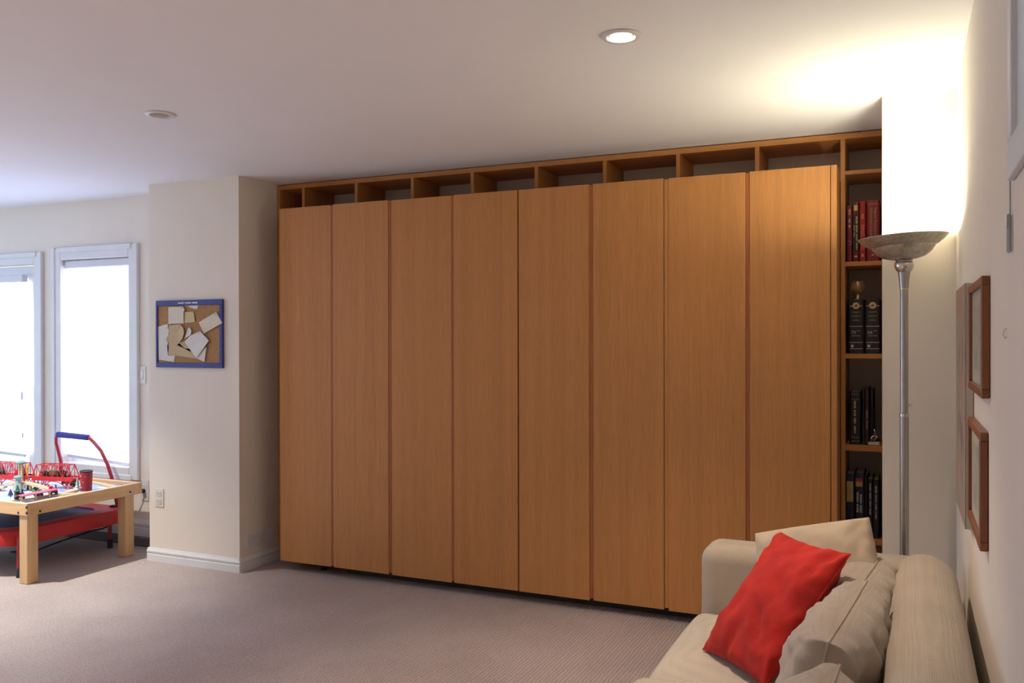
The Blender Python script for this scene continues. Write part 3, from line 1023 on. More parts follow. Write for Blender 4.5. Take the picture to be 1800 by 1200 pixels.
# ================================================================== DOWNLIGHTS
for k, ((lx, ly), on, lab) in enumerate([(DOWN_ON[0], True, 'lit recessed ceiling light nearest the cabinet doors'),
                                         (DOWN_OFF[0], False, 'unlit recessed ceiling light with white ring, near the pillar'),
                                         (DOWN_OUT[0], True, 'lit recessed ceiling light above the train table')]
        + [(q, True, 'added recessed fill light behind the viewer, ' + w_) for q, w_ in zip(FILL_REAR, ('nearest the sofa end', 'in the middle of the room',
            'towards the left fill window', 'by the rear wall', 'in the rear left corner'))]):
    d = thing('recessed_light', (lx, ly, H), lab, 'ceiling light', 'recessed ceiling lights')
    m = MB(); m.lathe([(.066, H - .001), (.066, H - .004), (.060, H - .008), (.048, H - .007), (.046, H + .002), (.046, H - .0005)], lx, ly, 40, close=False)
    m.build('trim_ring', 'trim_white', d, smooth=True)
    m = MB(); m.lathe([(.0462, H + .0), (.044, H + .05), (.036, H + .075), (.0, H + .078)], lx, ly, 32, close=False)
    m.build('housing', 'chrome' if on else 'trim_white', d, smooth=True)
    m = MB(); m.lathe([(.0, H + .004), (.018, H + .010), (.027, H + .017), (.030, H + .026), (.020, H + .06), (0, H + .06)], lx, ly, 32, close=False)
    m.build('bulb', 'bulb_down' if on else 'bulb_off', d, smooth=True)
    if on:
        sd = bpy.data.lights.new('downlight_beam', 'SPOT')
        sd.energy, sd.color, sd.shadow_soft_size = (DOWNLIGHT_POWER, 0, OUT_DOWNLIGHT_POWER)[k] if k < 3 else REAR_FILL_POWER, DOWN, .03
        if k == 2:
            sd.color = (1.0, 0.98, 0.90)                     # a whiter bulb over the play table
        sd.spot_size, sd.spot_blend = R(95), .8
        so = bpy.data.objects.new('downlight_beam', sd)
        so.location = (0, 0, -.012)
        COL.objects.link(so)
        so.parent = d

# ================================================================== PILLAR FITTINGS
yP = Y_PIL
cb = thing('cork_board', (-4.14, yP, 1.256), 'blue framed cork board with pinned papers on the pillar', 'notice board')
bx0, bx1, bz0, bz1 = -4.417, -3.861, 1.256, 1.684
box('backing', 'cork', cb, bx0 + .012, bx1 - .012, yP - .010, yP - .001, bz0 + .012, bz1 - .012)
MB().box(bx0, bx1, yP - .018, yP - .001, bz1 - .034, bz1, bev=.002).build('frame_rail', 'blue_frame', cb)
MB().box(bx0, bx1, yP - .018, yP - .001, bz0, bz0 + .030, bev=.002).build('frame_rail', 'blue_frame', cb)
MB().box(bx0, bx0 + .016, yP - .018, yP - .001, bz0 + .030, bz1 - .034, bev=.002).build('frame_stile', 'blue_frame', cb)
MB().box(bx1 - .024, bx1, yP - .018, yP - .001, bz0 + .030, bz1 - .034, bev=.002).build('frame_stile', 'blue_frame', cb)
greeked('title', 'print_white', cb, (-4.142, yP - .0186, bz1 - .018), RX, UZ, .165, .011, 3, 31)


def board_pt(u, v):
    """board picture coordinates (crop of 1200) to the pillar face"""
    return (bx0 + (u - 70) / 1080 * (bx1 - bx0), bz1 - (v - 62) / 1095 * (bz1 - bz0))


def sheet(pts, mat, label, lift, curl=None, ruled=0):
    """a sheet of paper pinned to the board, slightly lifted at its free edges"""
    P = [board_pt(*p) for p in pts]
    cx = sum(p[0] for p in P) / len(P)
    cz = sum(p[1] for p in P) / len(P)
    t = thing('paper_note', (cx, yP - .012, min(p[1] for p in P)), label, 'paper')
    m = MB()
    n = len(P)
    y = [yP - .0115 - lift - (curl[i] if curl else 0) for i in range(n)]
    vs = [(P[i][0], y[i], P[i][1]) for i in range(n)] + [(P[i][0], y[i] + .0012, P[i][1]) for i in range(n)]
    vs += [(cx, yP - .0115 - lift, cz), (cx, yP - .0103 - lift, cz)]
    fs = []
    for i in range(n):
        j = (i + 1) % n
        fs += [(i, j, 2 * n), (n + j, n + i, 2 * n + 1), (i, n + i, n + j, j)]
    m.add(vs, fs)
    m.build('sheet', mat, t)
    top = max(range(n), key=lambda i: P[i][1])
    m = MB()
    px_, pz_ = P[top][0] * .8 + cx * .2, P[top][1] * .8 + cz * .2
    Mp = Matrix.Translation((px_, y[top] - .0005, pz_)) @ Matrix.Rotation(R(90), 4, 'X')
    m.lathe([(.0015, -.002), (.0015, .004), (.004, .006), (.004, .009), (0, .0095)], n=10, M=Mp)
    m.build('pin', 'pin_gold', t, smooth=True)
    return t, P, y, cx, cz


sheet([(100, 490), (258, 445), (285, 560), (265, 700), (262, 960), (378, 965), (362, 1068), (112, 1030)], 'paper_white',
      'long pale sheet at the left edge of the cork board', .0006)
sheet([(230, 690), (300, 600), (270, 955), (460, 970), (742, 1010), (865, 1060), (908, 815), (700, 930), (560, 735), (430, 745)], 'paper_tan',
      'large tan sheet low in the middle of the cork board', .0022)
sheet([(290, 470), (470, 450), (545, 520), (555, 600), (520, 690), (420, 800), (240, 730), (300, 610)], 'paper_tan',
      'rounded tan paper curling at the centre of the cork board', .0040, [0, 0, .008, .01, .006, 0, 0, 0])
sheet([(283, 170), (520, 165), (562, 215), (540, 260), (540, 440), (283, 445)], 'paper_cream', 'cream square note at the upper left of the cork board', .0056,
      [0, 0, .006, .003, .001, 0])
sheet([(560, 150), (765, 150), (745, 212), (690, 205)], 'paper_cream', 'small torn cream scrap under the top frame of the board', .0008)
sheet([(545, 255), (690, 250), (722, 420), (545, 432)], 'paper_yellow', 'small yellowed note right of the cream square note', .0030, [0, 0, .004, 0])
sheet([(785, 428), (1060, 262), (1155, 440), (865, 605)], 'paper_cream', 'cream card pinned aslant over the right frame of the board', .0085)
sheet([(640, 505), (668, 560), (650, 625), (545, 690), (560, 640), (600, 520)], 'paper_white', 'narrow curled pale slip above the ruled sheet', .0030, [.006, .006, .004, 0, 0, 0])
tt, P, y, cx, cz = sheet([(548, 735), (640, 640), (800, 568), (955, 718), (755, 998), (690, 940)], 'paper_white', 'ruled white sheet pinned right of the board centre', .0062,
                         [0, 0, 0, .008, .006, 0])
sheet([(905, 815), (868, 1062), (745, 1005)], 'paper_white', 'pale folded corner under the ruled sheet', .0045, [.004, .002, 0])


def outlet(name, cx, y, z0, z1, w_, label, cat, sw=False):
    t = thing(name, (cx, y, z0), label, cat)
    box('plate', 'plastic_white', t, cx - w_ / 2, cx + w_ / 2, y - .006, y - .0005, z0, z1, bev=.002)
    zc = (z0 + z1) / 2
    if sw:
        box('rocker', 'plastic_white', t, cx - w_ * .22, cx + w_ * .22, y - .009, y - .006, zc - .032, zc + .032, bev=.002)
    else:
        for s in (-1, 1):
            zz = zc + s * .026
            r_ = box('socket', 'plastic_white', t, cx - w_ * .26, cx + w_ * .26, y - .0085, y - .006, zz - .016, zz + .016, bev=.003)
            for dx in (-.007, .007):
                box('slot', 'dark_slot', r_, cx + dx - .0012, cx + dx + .0012, y - .0090, y - .0084, zz - .002, zz + .008)
            box('slot', 'dark_slot', r_, cx - .002, cx + .002, y - .0090, y - .0084, zz - .010, zz - .006)
    return t


outlet('wall_outlet', -4.405, Y_PIL, .352, .472, .075, 'white double wall outlet low on the pillar', 'outlet')
outlet('wall_outlet', -4.845, Y_WIN, .310, .455, .075, 'white wall outlet under the window with a black plug', 'outlet')
outlet('light_switch', -4.868, Y_WIN, 1.13, 1.25, .07, 'white light switch between the window and the pillar', 'switch', True)
pl = thing('power_cord', (-4.845, Y_WIN - .02, .33), 'black plug and cord in the outlet beside the window', 'cord')
m = MB(); m.box(-4.862, -4.832, Y_WIN - .040, Y_WIN - .0092, .368, .396, bev=.005)
m.build('plug', 'cable_black', pl)
m = MB(); m.tube([(-4.848, Y_WIN - .038, .382), (-4.87, Y_WIN - .055, .378), (-4.90, Y_WIN - .07, .355), (-4.93, Y_WIN - .085, .318), (-4.945, Y_WIN - .075, .24),
                  tuple(at(213, 909, y=4.40)), tuple(at(197, 921, y=4.36)), tuple(at(180, 929, y=4.30)), tuple(at(163, 932, y=4.22)), (-5.28, 4.10, .05), (-5.36, 4.0, .008), (-5.5, 3.95, .007)], .005, 8)
m.build('cable', 'cable_black', pl, smooth=True)

vent = thing('wall_vent', (X_REC_L, 4.375, .135), 'small white slatted vent low on the shaded side of the pillar', 'vent')
vy0, vy1, vz0, vz1 = 4.245, 4.505, .135, .222
xs = X_REC_L
for (a, b_, c, d) in ((vy0, vy1, vz0, vz0 + .010), (vy0, vy1, vz1 - .010, vz1), (vy0, vy0 + .016, vz0 + .010, vz1 - .010), (vy1 - .016, vy1, vz0 + .010, vz1 - .010)):
    box('frame_bar', 'trim_white', vent, xs + .0005, xs + .007, a, b_, c, d, bev=.001)
box('duct', 'toy_grey', vent, xs + .0004, xs + .0014, vy0 + .016, vy1 - .016, vz0 + .010, vz1 - .010)
for i in range(20):
    yy = vy0 + .022 + i * (vy1 - vy0 - .044) / 19
    box('slat', 'trim_white', vent, xs + .0015, xs + .0065, yy - .0042, yy + .0042, vz0 + .010, vz1 - .010)

# ================================================================== RIGHT WALL
xw = X_RIGHT


def wall_picture(y0, y1, z0, z1, label, tilt=0.0):
    t = thing('framed_picture', (xw, (y0 + y1) / 2, z0), label, 'picture')
    fx = xw - .020
    wd = .022
    for nm, a, b_, c, d, mt in (('frame_rail', y0, y1, z1 - wd, z1, 'frame_wood_y'), ('frame_rail', y0, y1, z0, z0 + wd, 'frame_wood_y'),
                                ('frame_stile', y0, y0 + wd, z0 + wd, z1 - wd, 'frame_wood'), ('frame_stile', y1 - wd, y1, z0 + wd, z1 - wd, 'frame_wood')):
        box(nm, mt, t, fx, xw - .001, a, b_, c, d, bev=.002)
    box('mat_board', 'mat_board', t, fx + .010, fx + .013, y0 + wd, y1 - wd, z0 + wd, z1 - wd)
    box('print', 'print_pale', t, fx + .0085, fx + .0105, y0 + .09, y1 - .09, z0 + .06, z1 - .06)
    return t


wall_picture(2.372, 2.86, 1.288, 1.583, 'upper brown wood framed picture on the right wall')
wall_picture(2.42, 2.89, .910, 1.202, 'lower brown wood framed picture on the right wall, above the sofa')
cv = thing('canvas_print', (xw, 3.2, .86), 'tall unframed canvas print near the corner behind the framed pictures', 'picture')
box('canvas', 'print_canvas', cv, xw - .024, xw - .022, 2.93, 3.45, .862, 1.598)
box('stretcher', 'mat_board', cv, xw - .022, xw - .002, 2.93, 3.45, .862, 1.598, bev=.001)
m = MB(); m.tube([(xw - .006, 2.86, 1.30), (xw - .006, 2.861, 1.19)], .0018, 6)
tag(m.build('picture_wire', 'frame_wood'), 'thin dark wire between the two framed pictures', 'wire')
pn = thing('white_window_frame', (xw, 1.6, 1.725), 'pale blue-white framed panel high on the near right wall', 'window frame')
py1 = at(1770, 200, x=xw - .012).y
box('frame_bottom', 'pale_panel', pn, xw - .012, xw - .0005, .75, py1, 1.725, 1.795, bev=.002)
box('frame_side', 'pale_panel', pn, xw - .012, xw - .0005, py1 - .075, py1, 1.795, 2.32, bev=.002)
box('frame_side', 'pale_panel', pn, xw - .012, xw - .0005, .75, .825, 1.795, 2.32, bev=.002)
box('frame_top', 'pale_panel', pn, xw - .012, xw - .0005, .75, py1, 2.32, 2.39, bev=.002)
box('inner_bead', 'trim_white', pn, xw - .016, xw - .0005, py1 - .095, py1 - .075, 1.795, 2.32, bev=.002)
box('panel', 'pale_panel', pn, xw - .005, xw - .0005, .825, py1 - .095, 1.795, 2.32)
pc = thing('blind_pull', (xw - .01, py1 + .03, 1.59), 'thin hanging pull with a pale grip below the framed panel', 'cord')
m = MB(); m.tube([(xw - .004, py1 + .03, 1.73), (xw - .004, py1 + .03, 1.665)], .0016, 6)
m.build('cord', 'toy_grey', pc)
m = MB(); m.box(xw - .010, xw - .002, py1 + .022, py1 + .036, 1.594, 1.668, bev=.003)
m.build('grip', 'toy_grey', pc)
m = MB(); m.box(xw - .0115, xw - .0095, py1 + .022, py1 + .036, 1.642, 1.668, bev=.0008)
m.build('grip_cap', 'trim_white', pc)
hk = at(1771, 582, x=xw).y
m = MB(); m.tube([(xw - .001, hk, 1.452), (xw - .006, hk, 1.450), (xw - .008, hk, 1.438), (xw - .004, hk, 1.432), (xw - .002, hk, 1.436)], .0018, 6)
tag(m.build('wall_hook', 'plastic_white', smooth=True), 'small bare wire hook on the right wall below the hanging pull', 'hook')

# ================================================================== SOFA
sofa = thing('sofa', (-.28, 2.3, 0), 'beige woven fabric sofa along the right wall with rounded arm', 'sofa')
SX0, SX1, SY0, SY1 = -.715, .140, 1.12, 3.48


def soft_box(x0, x1, y0, y1, z0, z1, r, seg=6, puff=0.0, sub=10):
    """upholstered block: rounded edges, faces slightly crowned"""
    bm = bmesh.new()
    bmesh.ops.create_cube(bm, size=1.0)
    for v in bm.verts:
        v.co = Vector((x0 + (v.co.x + .5) * (x1 - x0), y0 + (v.co.y + .5) * (y1 - y0), z0 + (v.co.z + .5) * (z1 - z0)))
    bmesh.ops.bevel(bm, geom=bm.edges[:], offset=r, segments=seg, profile=0.5, affect='EDGES')
    if puff:
        bmesh.ops.subdivide_edges(bm, edges=[e for e in bm.edges if e.calc_length() > .12], cuts=sub, use_grid_fill=True)
        c = Vector(((x0 + x1) / 2, (y0 + y1) / 2, (z0 + z1) / 2))
        hx, hy, hz = (x1 - x0) / 2, (y1 - y0) / 2, (z1 - z0) / 2
        for v in bm.verts:
            d = v.co - c
            u, w_, q = d.x / hx, d.y / hy, d.z / hz
            v.co.z += puff * q * max(0, 1 - u * u) ** .7 * max(0, 1 - w_ * w_) ** .7
            v.co.x += puff * .8 * u * max(0, 1 - q * q) * max(0, 1 - w_ * w_)
            nn = noise.noise(v.co * 7.0) * .004
            v.co.z += nn * max(0, q)
    bm.verts.index_update()
    m = MB()
    m.add([v.co[:] for v in bm.verts], [[v.index for v in f.verts] for f in bm.faces])
    bm.free()
    return m


soft_box(SX0 + .03, SX1 - .02, SY0 + .05, SY1 - .05, .06, .27, .03, 3).build('base', 'sofa_fabric', sofa, True)
for ya, yb in ((SY1 - .205, SY1), (SY0, SY0 + .205)):
    soft_box(SX0, SX1 - .012, ya, yb, .06, .655, .062, 7).build('arm', 'sofa_fabric', sofa, True)
# back with a fat rolled top, rounded at its ends
m = MB()
prof = []
for k in range(0, 13):
    a = math.pi * k / 12
    prof.append((.050 - .100 * math.cos(a), .632 + .100 * math.sin(a)))
prof = [(-.075, .10), (-.070, .45)] + prof + [(.149, .45), (.140, .10)]
ys = [SY0 + .20, SY0 + .23, SY0 + .28] + [1.4 + i * .2 for i in range(9)] + [3.06, 3.13, 3.18, 3.22, 3.245]
vs, fs = [], []
n = len(prof)
for y_ in ys:
    e = min(1, max(0, (3.255 - y_) / .13)) * min(1, (y_ - SY0 - .18) / .08)
    s = math.sqrt(max(0, 1 - (1 - e) ** 2))
    for (px_, pz_) in prof:
        cxx, czz = .035, .50
        sc = .45 + .55 * s if pz_ > .46 else 1
        vs.append((cxx + (px_ - cxx) * (.6 + .4 * s if pz_ > .46 else 1), y_, czz + (pz_ - czz) * sc + noise.noise(Vector((px_ * 4, y_ * 3, 0))) * .003))
for i in range(len(ys) - 1):
    for k in range(n):
        k2 = (k + 1) % n
        fs.append((i * n + k, i * n + k2, (i + 1) * n + k2, (i + 1) * n + k))
fs += [tuple(range(n))[::-1], tuple((len(ys) - 1) * n + k for k in range(n))]
m.add(vs, fs)
m.build('back', 'sofa_fabric', sofa, True, 60)
soft_box(-.725, -.055, 2.530, 3.268, .255, .415, .045, 5, puff=.020).build('seat_cushion', 'seat_fabric', sofa, True, 60)
soft_box(-.742, -.055, 1.335, 2.520, .255, .440, .045, 5, puff=.024).build('seat_cushion', 'seat_fabric', sofa, True, 60)
for fx_, fy_ in ((SX0 + .08, SY0 + .1), (SX1 - .08, SY0 + .1), (SX0 + .08, SY1 - .1), (SX1 - .08, SY1 - .1)):
    m = MB(); m.lathe([(.020, 0), (.028, .062)], fx_, fy_, 14)
    m.build('leg', 'sofa_foot', sofa, True)


def pillow(name, label, mat, c, eu, ev, wu, wv, thick, seed, seam=None, pinch=.07, wrinkle=.006, cat='pillow', n=36, pw=.42, folds=()):
    """stuffed cushion: eu, ev edge directions, wu, wv sizes; corners stay pointed, the middle swells"""
    eu = Vector(eu).normalized()
    ev = Vector(ev)
    ev = (ev - eu * ev.dot(eu)).normalized()
    en = eu.cross(ev)
    c = Vector(c)
    rnd = Vector((seed * 3.1, seed * 1.7, seed * .9))

    def shape(u, v, side):
        k = 1 - pinch * (1 - v * v) if True else 1
        k2 = 1 - pinch * (1 - u * u)
        uu, vv = u * k, v * k2
        h = max(0, (1 - u * u)) ** pw * max(0, (1 - v * v)) ** pw
        z = thick / 2 * h
        q = Vector((u * 2.2, v * 2.2, side * .7)) + rnd
        edge = 1 - h
        z += (noise.noise(q * 1.3) * 1.6 + noise.noise(q * 3.1)) * wrinkle * (.4 + edge) * (h ** .4)
        ang = math.atan2(v, u)
        z += wrinkle * .9 * math.sin(ang * 22 + seed + 5 * noise.noise(q)) * h ** .5 * max(0, edge - .25)
        for (fu, fv, fa, fl, fd) in folds:                    # a pressed crease: place, direction, length, depth
            du, dv = u - fu, v - fv
            al = du * math.cos(fa) + dv * math.sin(fa)
            ac = -du * math.sin(fa) + dv * math.cos(fa)
            z -= fd * math.exp(-(al / fl) ** 2 - (ac / .07) ** 2) * (1 if side > 0 else 0)
        return c + eu * (uu * wu / 2) + ev * (vv * wv / 2) + en * (side * z)
    m = MB()
    idx = {}
    vs, fs = [], []

    def vid(i, j, s):
        if i in (0, n) or j in (0, n):
            s = 0
        key = (i, j, s)
        if key not in idx:
            def ease(t):
                t = 2 * t - 1
                return math.sin(t * math.pi / 2)
            u, v = ease(i / n), ease(j / n)
            p = shape(u, v, 1 if s >= 0 else -1) if s else c + eu * (u * (1 - pinch * (1 - v * v)) * wu / 2) + ev * (v * (1 - pinch * (1 - u * u)) * wv / 2)
            idx[key] = len(vs)
            vs.append(p)
        return idx[key]
    for s in (1, -1):
        for i in range(n):
            for j in range(n):
                q = [vid(i, j, s), vid(i + 1, j, s), vid(i + 1, j + 1, s), vid(i, j + 1, s)]
                if s < 0:
                    q.reverse()
                q2 = []
                for a_ in q:
                    if a_ not in q2:
                        q2.append(a_)
                if len(q2) > 2:
                    fs.append(tuple(q2))
    m.add(vs, fs)
    base = c - Vector((0, 0, max(c.z - min(p[2] for p in m.v), 0)))
    t = thing(name, base, label, cat)
    m.build('cover', mat, t, True, 80)
    ring = [vid(i, 0, 1) for i in range(n)] + [vid(n, j, 1) for j in range(n)] + [vid(i, n, 1) for i in range(n, 0, -1)] + [vid(0, j, 1) for j in range(n, 0, -1)]
    mm = MB()
    mm.tube([vs[k] for k in ring] + [vs[ring[0]]], .0035 if seam else .0022, 6, cap=False)
    mm.build('piping', seam or mat, t, True)
    return t


# red pillow: measured corners
pillow('throw_pillow', 'bright red velvet pillow leaning on the sofa', 'red_velvet', (-.375, 2.772, .617), (.664, -.747, .028), (.469, .445, .763), .345, .462, .15, 3,
       pinch=.06, wrinkle=.013, pw=.45, folds=((.55, .1, 2.6, .4, .016), (.45, -.45, 2.3, .35, .018), (-.1, -.8, 1.2, .3, .014), (.1, .75, .5, .4, .012)))
tl, tr_ = at(1328, 938, y=3.12), at(1527, 910, y=3.08)
ev_ = Vector((0, .36, .93))
e1 = (tr_ - tl).normalized()
ev_ = (ev_ - e1 * ev_.dot(e1)).normalized()
pillow('throw_pillow', 'large tan pillow standing behind the red pillow', 'tan_fabric', (tl + tr_) / 2 - ev_ * .225, e1, ev_, (tr_ - tl).length, .45, .19, 5,
       pinch=-.012, wrinkle=.012)
for cy_, cx_, cz_, ln, hg, th, sd, lab, rz in (
        (2.85, -.142, .545, .44, .36, .24, 8, 'greige back cushion farthest along the sofa back', .12),
        (2.37, -.170, .562, .58, .38, .245, 11, 'greige seamed back cushion right beside the red pillow', .10),
        (1.68, -.18, .555, .52, .40, .25, 14, 'greige back cushion cut off by the bottom edge of the picture', .05)):
    pillow('back_cushion', lab, 'grey_fabric', (cx_, cy_, cz_), (rz, 1, 0), (.20, 0, 1), ln, hg, th, sd, seam='seam_cord', cat='cushion',
           pinch=.03, wrinkle=.021, pw=.30, folds=((.5, .3, 1.0, .35, .03), (.2, .6, .6, .3, .025), (-.3, .5, 1.3, .3, .028), (-.6, .35, 2.2, .3, .03)))

# ================================================================== TRAIN TABLE
TX0, TX1, TY0, TY1, TZ = -5.90, -4.682, 3.462, 4.305, .477
tab = thing('train_table', (-5.29, 3.88, 0), 'pine play table with raised rim carrying a toy railway', 'table')
RT, RH = .028, .074
box('rail', 'pine_x', tab, TX0, TX1, TY0, TY0 + RT, TZ - RH, TZ, bev=.003)
box('rail', 'pine_x', tab, TX0, TX1, TY1 - RT, TY1, TZ - RH, TZ, bev=.003)
box('rail', 'pine_y', tab, TX0, TX0 + RT, TY0 + RT, TY1 - RT, TZ - RH, TZ, bev=.003)
box('rail', 'pine_y', tab, TX1 - RT, TX1, TY0 + RT, TY1 - RT, TZ - RH, TZ, bev=.003)
box('play_board', 'play_board', tab, TX0 + RT, TX1 - RT, TY0 + RT, TY1 - RT, TZ - .040, TZ - .027)
LG = .072
legs = [(TX0 + .03, TY0 + .03), (TX1 - LG - .008, TY0 + .008), (TX1 - LG - .008, TY1 - LG - .06), (TX0 + .03, TY1 - LG - .03)]
for lx, ly in legs:
    box('leg', 'pine_z', tab, lx, lx + LG, ly, ly + LG, 0, TZ - RH + .03, bev=.004)


def bolt(x, y, z, ax):
    Mb = Matrix.Translation((x, y, z)) @ (Matrix.Rotation(R(90), 4, 'X') if ax == 'y' else Matrix.Rotation(R(90), 4, 'Y'))
    m = MB(); m.lathe([(.0075, -.003), (.0075, .0015), (.005, .003), (0, .003)], n=12, M=Mb)
    m.build('bolt', 'toy_black', tab)


bolt(TX1 - .075, TY0, TZ - .058, 'y')
bolt(TX1 - .004, TY0, TZ - .022, 'y')
bolt(TX1 - .004, TY0, TZ - .055, 'y')
bolt(TX1, TY0 + .085, TZ - .058, 'x')
bolt(TX1, TY1 - .10, TZ - .050, 'x')

ZB = TZ - .027                                  # board surface
# --- wooden tracks
GT = 'wooden toy track pieces'


def track(pts, label, lift=None, w_=.040, grooves=True):
    """grooved wooden track following a path of (x, y, z of underside)"""
    t = thing('toy_track', pts[0], label, 'toy track', GT)
    P = [Vector(p) for p in pts]
    for part, (off, hw, zt, z0) in (('track_bed', (0, w_ / 2, .012, 0)), ('groove', (-.010, .003, .0124, .009)), ('groove', (.010, .003, .0124, .009))):
        m = MB()
        vs, fs = [], []
        for i, p in enumerate(P):
            d = (P[min(i + 1, len(P) - 1)] - P[max(i - 1, 0)])
            s = Vector((d.y, -d.x, 0)).normalized()
            for a_, b__ in ((-hw, z0), (hw, z0), (hw, zt), (-hw, zt)):
                vs.append(p + s * (off + a_) + Vector((0, 0, b__)))
        for i in range(len(P) - 1):
            for k in range(4):
                fs.append((i * 4 + k, i * 4 + (k + 1) % 4, i * 4 + 4 + (k + 1) % 4, i * 4 + 4 + k))
        k = (len(P) - 1) * 4
        fs += [(3, 2, 1, 0), (k, k + 1, k + 2, k + 3)]
        m.add(vs, fs)
        m.build(part, 'toy_wood' if part == 'track_bed' else 'paper_tan', t)
    return t


def arc(cx, cy, r, a0, a1, z=ZB, n=10):
    return [(cx + r * math.cos(R(a0 + (a1 - a0) * i / n)), cy + r * math.sin(R(a0 + (a1 - a0) * i / n)), z) for i in range(n + 1)]


track([(-5.16, 4.262, ZB), (-5.0, 4.235, ZB), (-4.76, 4.165, ZB)], 'straight wooden track at the far right corner of the play board')
track(arc(-5.10, 3.87, .21, 75, -30), 'curved wooden track beside the green toy train')
track([(-4.92, 3.76, ZB), (-4.93, 3.62, ZB), (-4.97, 3.52, ZB)], 'wooden track under the pink roofed platform')
track([(-4.90, 3.79, ZB), (-4.80, 3.90, ZB), (-4.745, 4.0, ZB)], 'wooden track along the right rim of the table')
ramp_pts = [at(px_, py_, y=y_) for px_, py_, y_ in ((97, 861, 3.90), (84, 857, 3.89), (70, 852.5, 3.88), (55, 848.5, 3.87), (42, 846.5, 3.86), (30, 846.5, 3.85), (18, 848, 3.84))]
track([(q.x, q.y, max(ZB, q.z - .012)) for q in ramp_pts], 'wooden ramp track climbing left from the red bell')
track([(-5.345, 3.80, ZB + .020), (-5.50, 3.755, ZB + .020), (-5.72, 3.69, ZB + .020)], 'raised straight wooden track at the left edge of the picture')
for k, (x_, y_, h_) in enumerate(((ramp_pts[5].x, ramp_pts[5].y, ramp_pts[5].z - .012 - ZB), (-5.40, 3.783, .020), (-5.62, 3.72, .020))):
    box('track_pier', 'toy_wood', None, x_ - .02, x_ + .02, y_ - .018, y_ + .018, ZB, ZB + h_, bev=.002)
    tag(bpy.data.objects['track_pier' + ('' if k == 0 else '.%03d' % k)],
        ('wooden block pier under the top of the ramp track', 'low wooden block under the near end of the raised track', 'low wooden block under the far part of the raised track')[k], 'toy block')


# --- truss bridges
def bridge(xa, xb, ya, yb, label):
    t = thing('toy_bridge', ((xa + xb) / 2, (ya + yb) / 2, ZB), label, 'toy bridge', 'red truss bridges')
    L = math.hypot(xb - xa, yb - ya)
    Mx = Matrix.Translation((xa, ya, ZB)) @ Matrix.Rotation(math.atan2(yb - ya, xb - xa), 4, 'Z')
    zd, zt, hw = .072, .156, .034
    MB().box(0, L, -hw, hw, zd - .014, zd, Mx).build('deck', 'toy_red', t)
    MB().box(.0, L, -hw - .003, -hw, zd - .020, zd + .008, Mx).build('girder', 'toy_red', t)
    MB().box(.0, L, hw, hw + .003, zd - .020, zd + .008, Mx).build('girder', 'toy_red', t)
    for s in (-1, 1):
        m = MB()
        yv = s * hw
        ins = L * .12
        m.bar((ins, yv, zt), (L - ins, yv, zt), .006, M=Mx)
        m.bar((0, yv, zd), (ins, yv, zt), .005, M=Mx)
        m.bar((L, yv, zd), (L - ins, yv, zt), .005, M=Mx)
        nb = 6
        for i in range(nb + 1):
            xx = ins + (L - 2 * ins) * i / nb
            m.bar((xx, yv, zd), (xx, yv, zt), .0032, M=Mx)
            if i < nb:
                x2 = ins + (L - 2 * ins) * (i + 1) / nb
                m.bar((xx, yv, zd if i % 2 else zt), (x2, yv, zt if i % 2 else zd), .0032, M=Mx)
        m.build('truss', 'toy_red', t)
        m = MB()                                   # arched legs below the deck
        for x0_, x1_ in ((0.02, .05), (L - .05, L - .02)):
            for q in (x0_, x1_):
                m.bar((q, yv, 0), (q, yv, zd - .014), .004, M=Mx)
            m.bar((x0_, yv, 0), (x1_, yv, zd - .016), .0035, M=Mx)
            m.bar((x1_, yv, 0), (x0_, yv, zd - .016), .0035, M=Mx)
        na = 10
        ap = [(.055 + (L - .11) * i / na, yv, .012 + (zd - .034) * math.sin(math.pi * i / na) ** .6) for i in range(na + 1)]
        for i in range(na):
            m.bar(ap[i], ap[i + 1], .0045, M=Mx)
        m.build('arched_legs', 'toy_red', t)
    for i in range(4):
        xx = L * .14 + L * .72 * i / 3
        MB().bar((xx, -hw, zt), (xx, hw, zt), .004, M=Mx).build('cross_beam', 'toy_red', t)
    return t, Mx, L


_, MA, LA = bridge(-5.305, -5.005, 3.985, 4.055, 'right red truss bridge carrying dark toy wagons, beside the red canister')
_, MBr, LB = bridge(-5.66, -5.345, 3.925, 3.985, 'left red truss bridge cut off by the left edge of the picture')


def wheels(t, Mx, xs_, hw, r, z=0):
    for x_ in xs_:
        for s in (-1, 1):
            Mw = Mx @ Matrix.Translation((x_, s * hw, z + r)) @ Matrix.Rotation(R(90), 4, 'X')
            m = MB(); m.lathe([(0, -.003), (r, -.003), (r, .003), (0, .003)], n=12, M=Mw, close=False)
            m.build('wheel', 'toy_black', t)


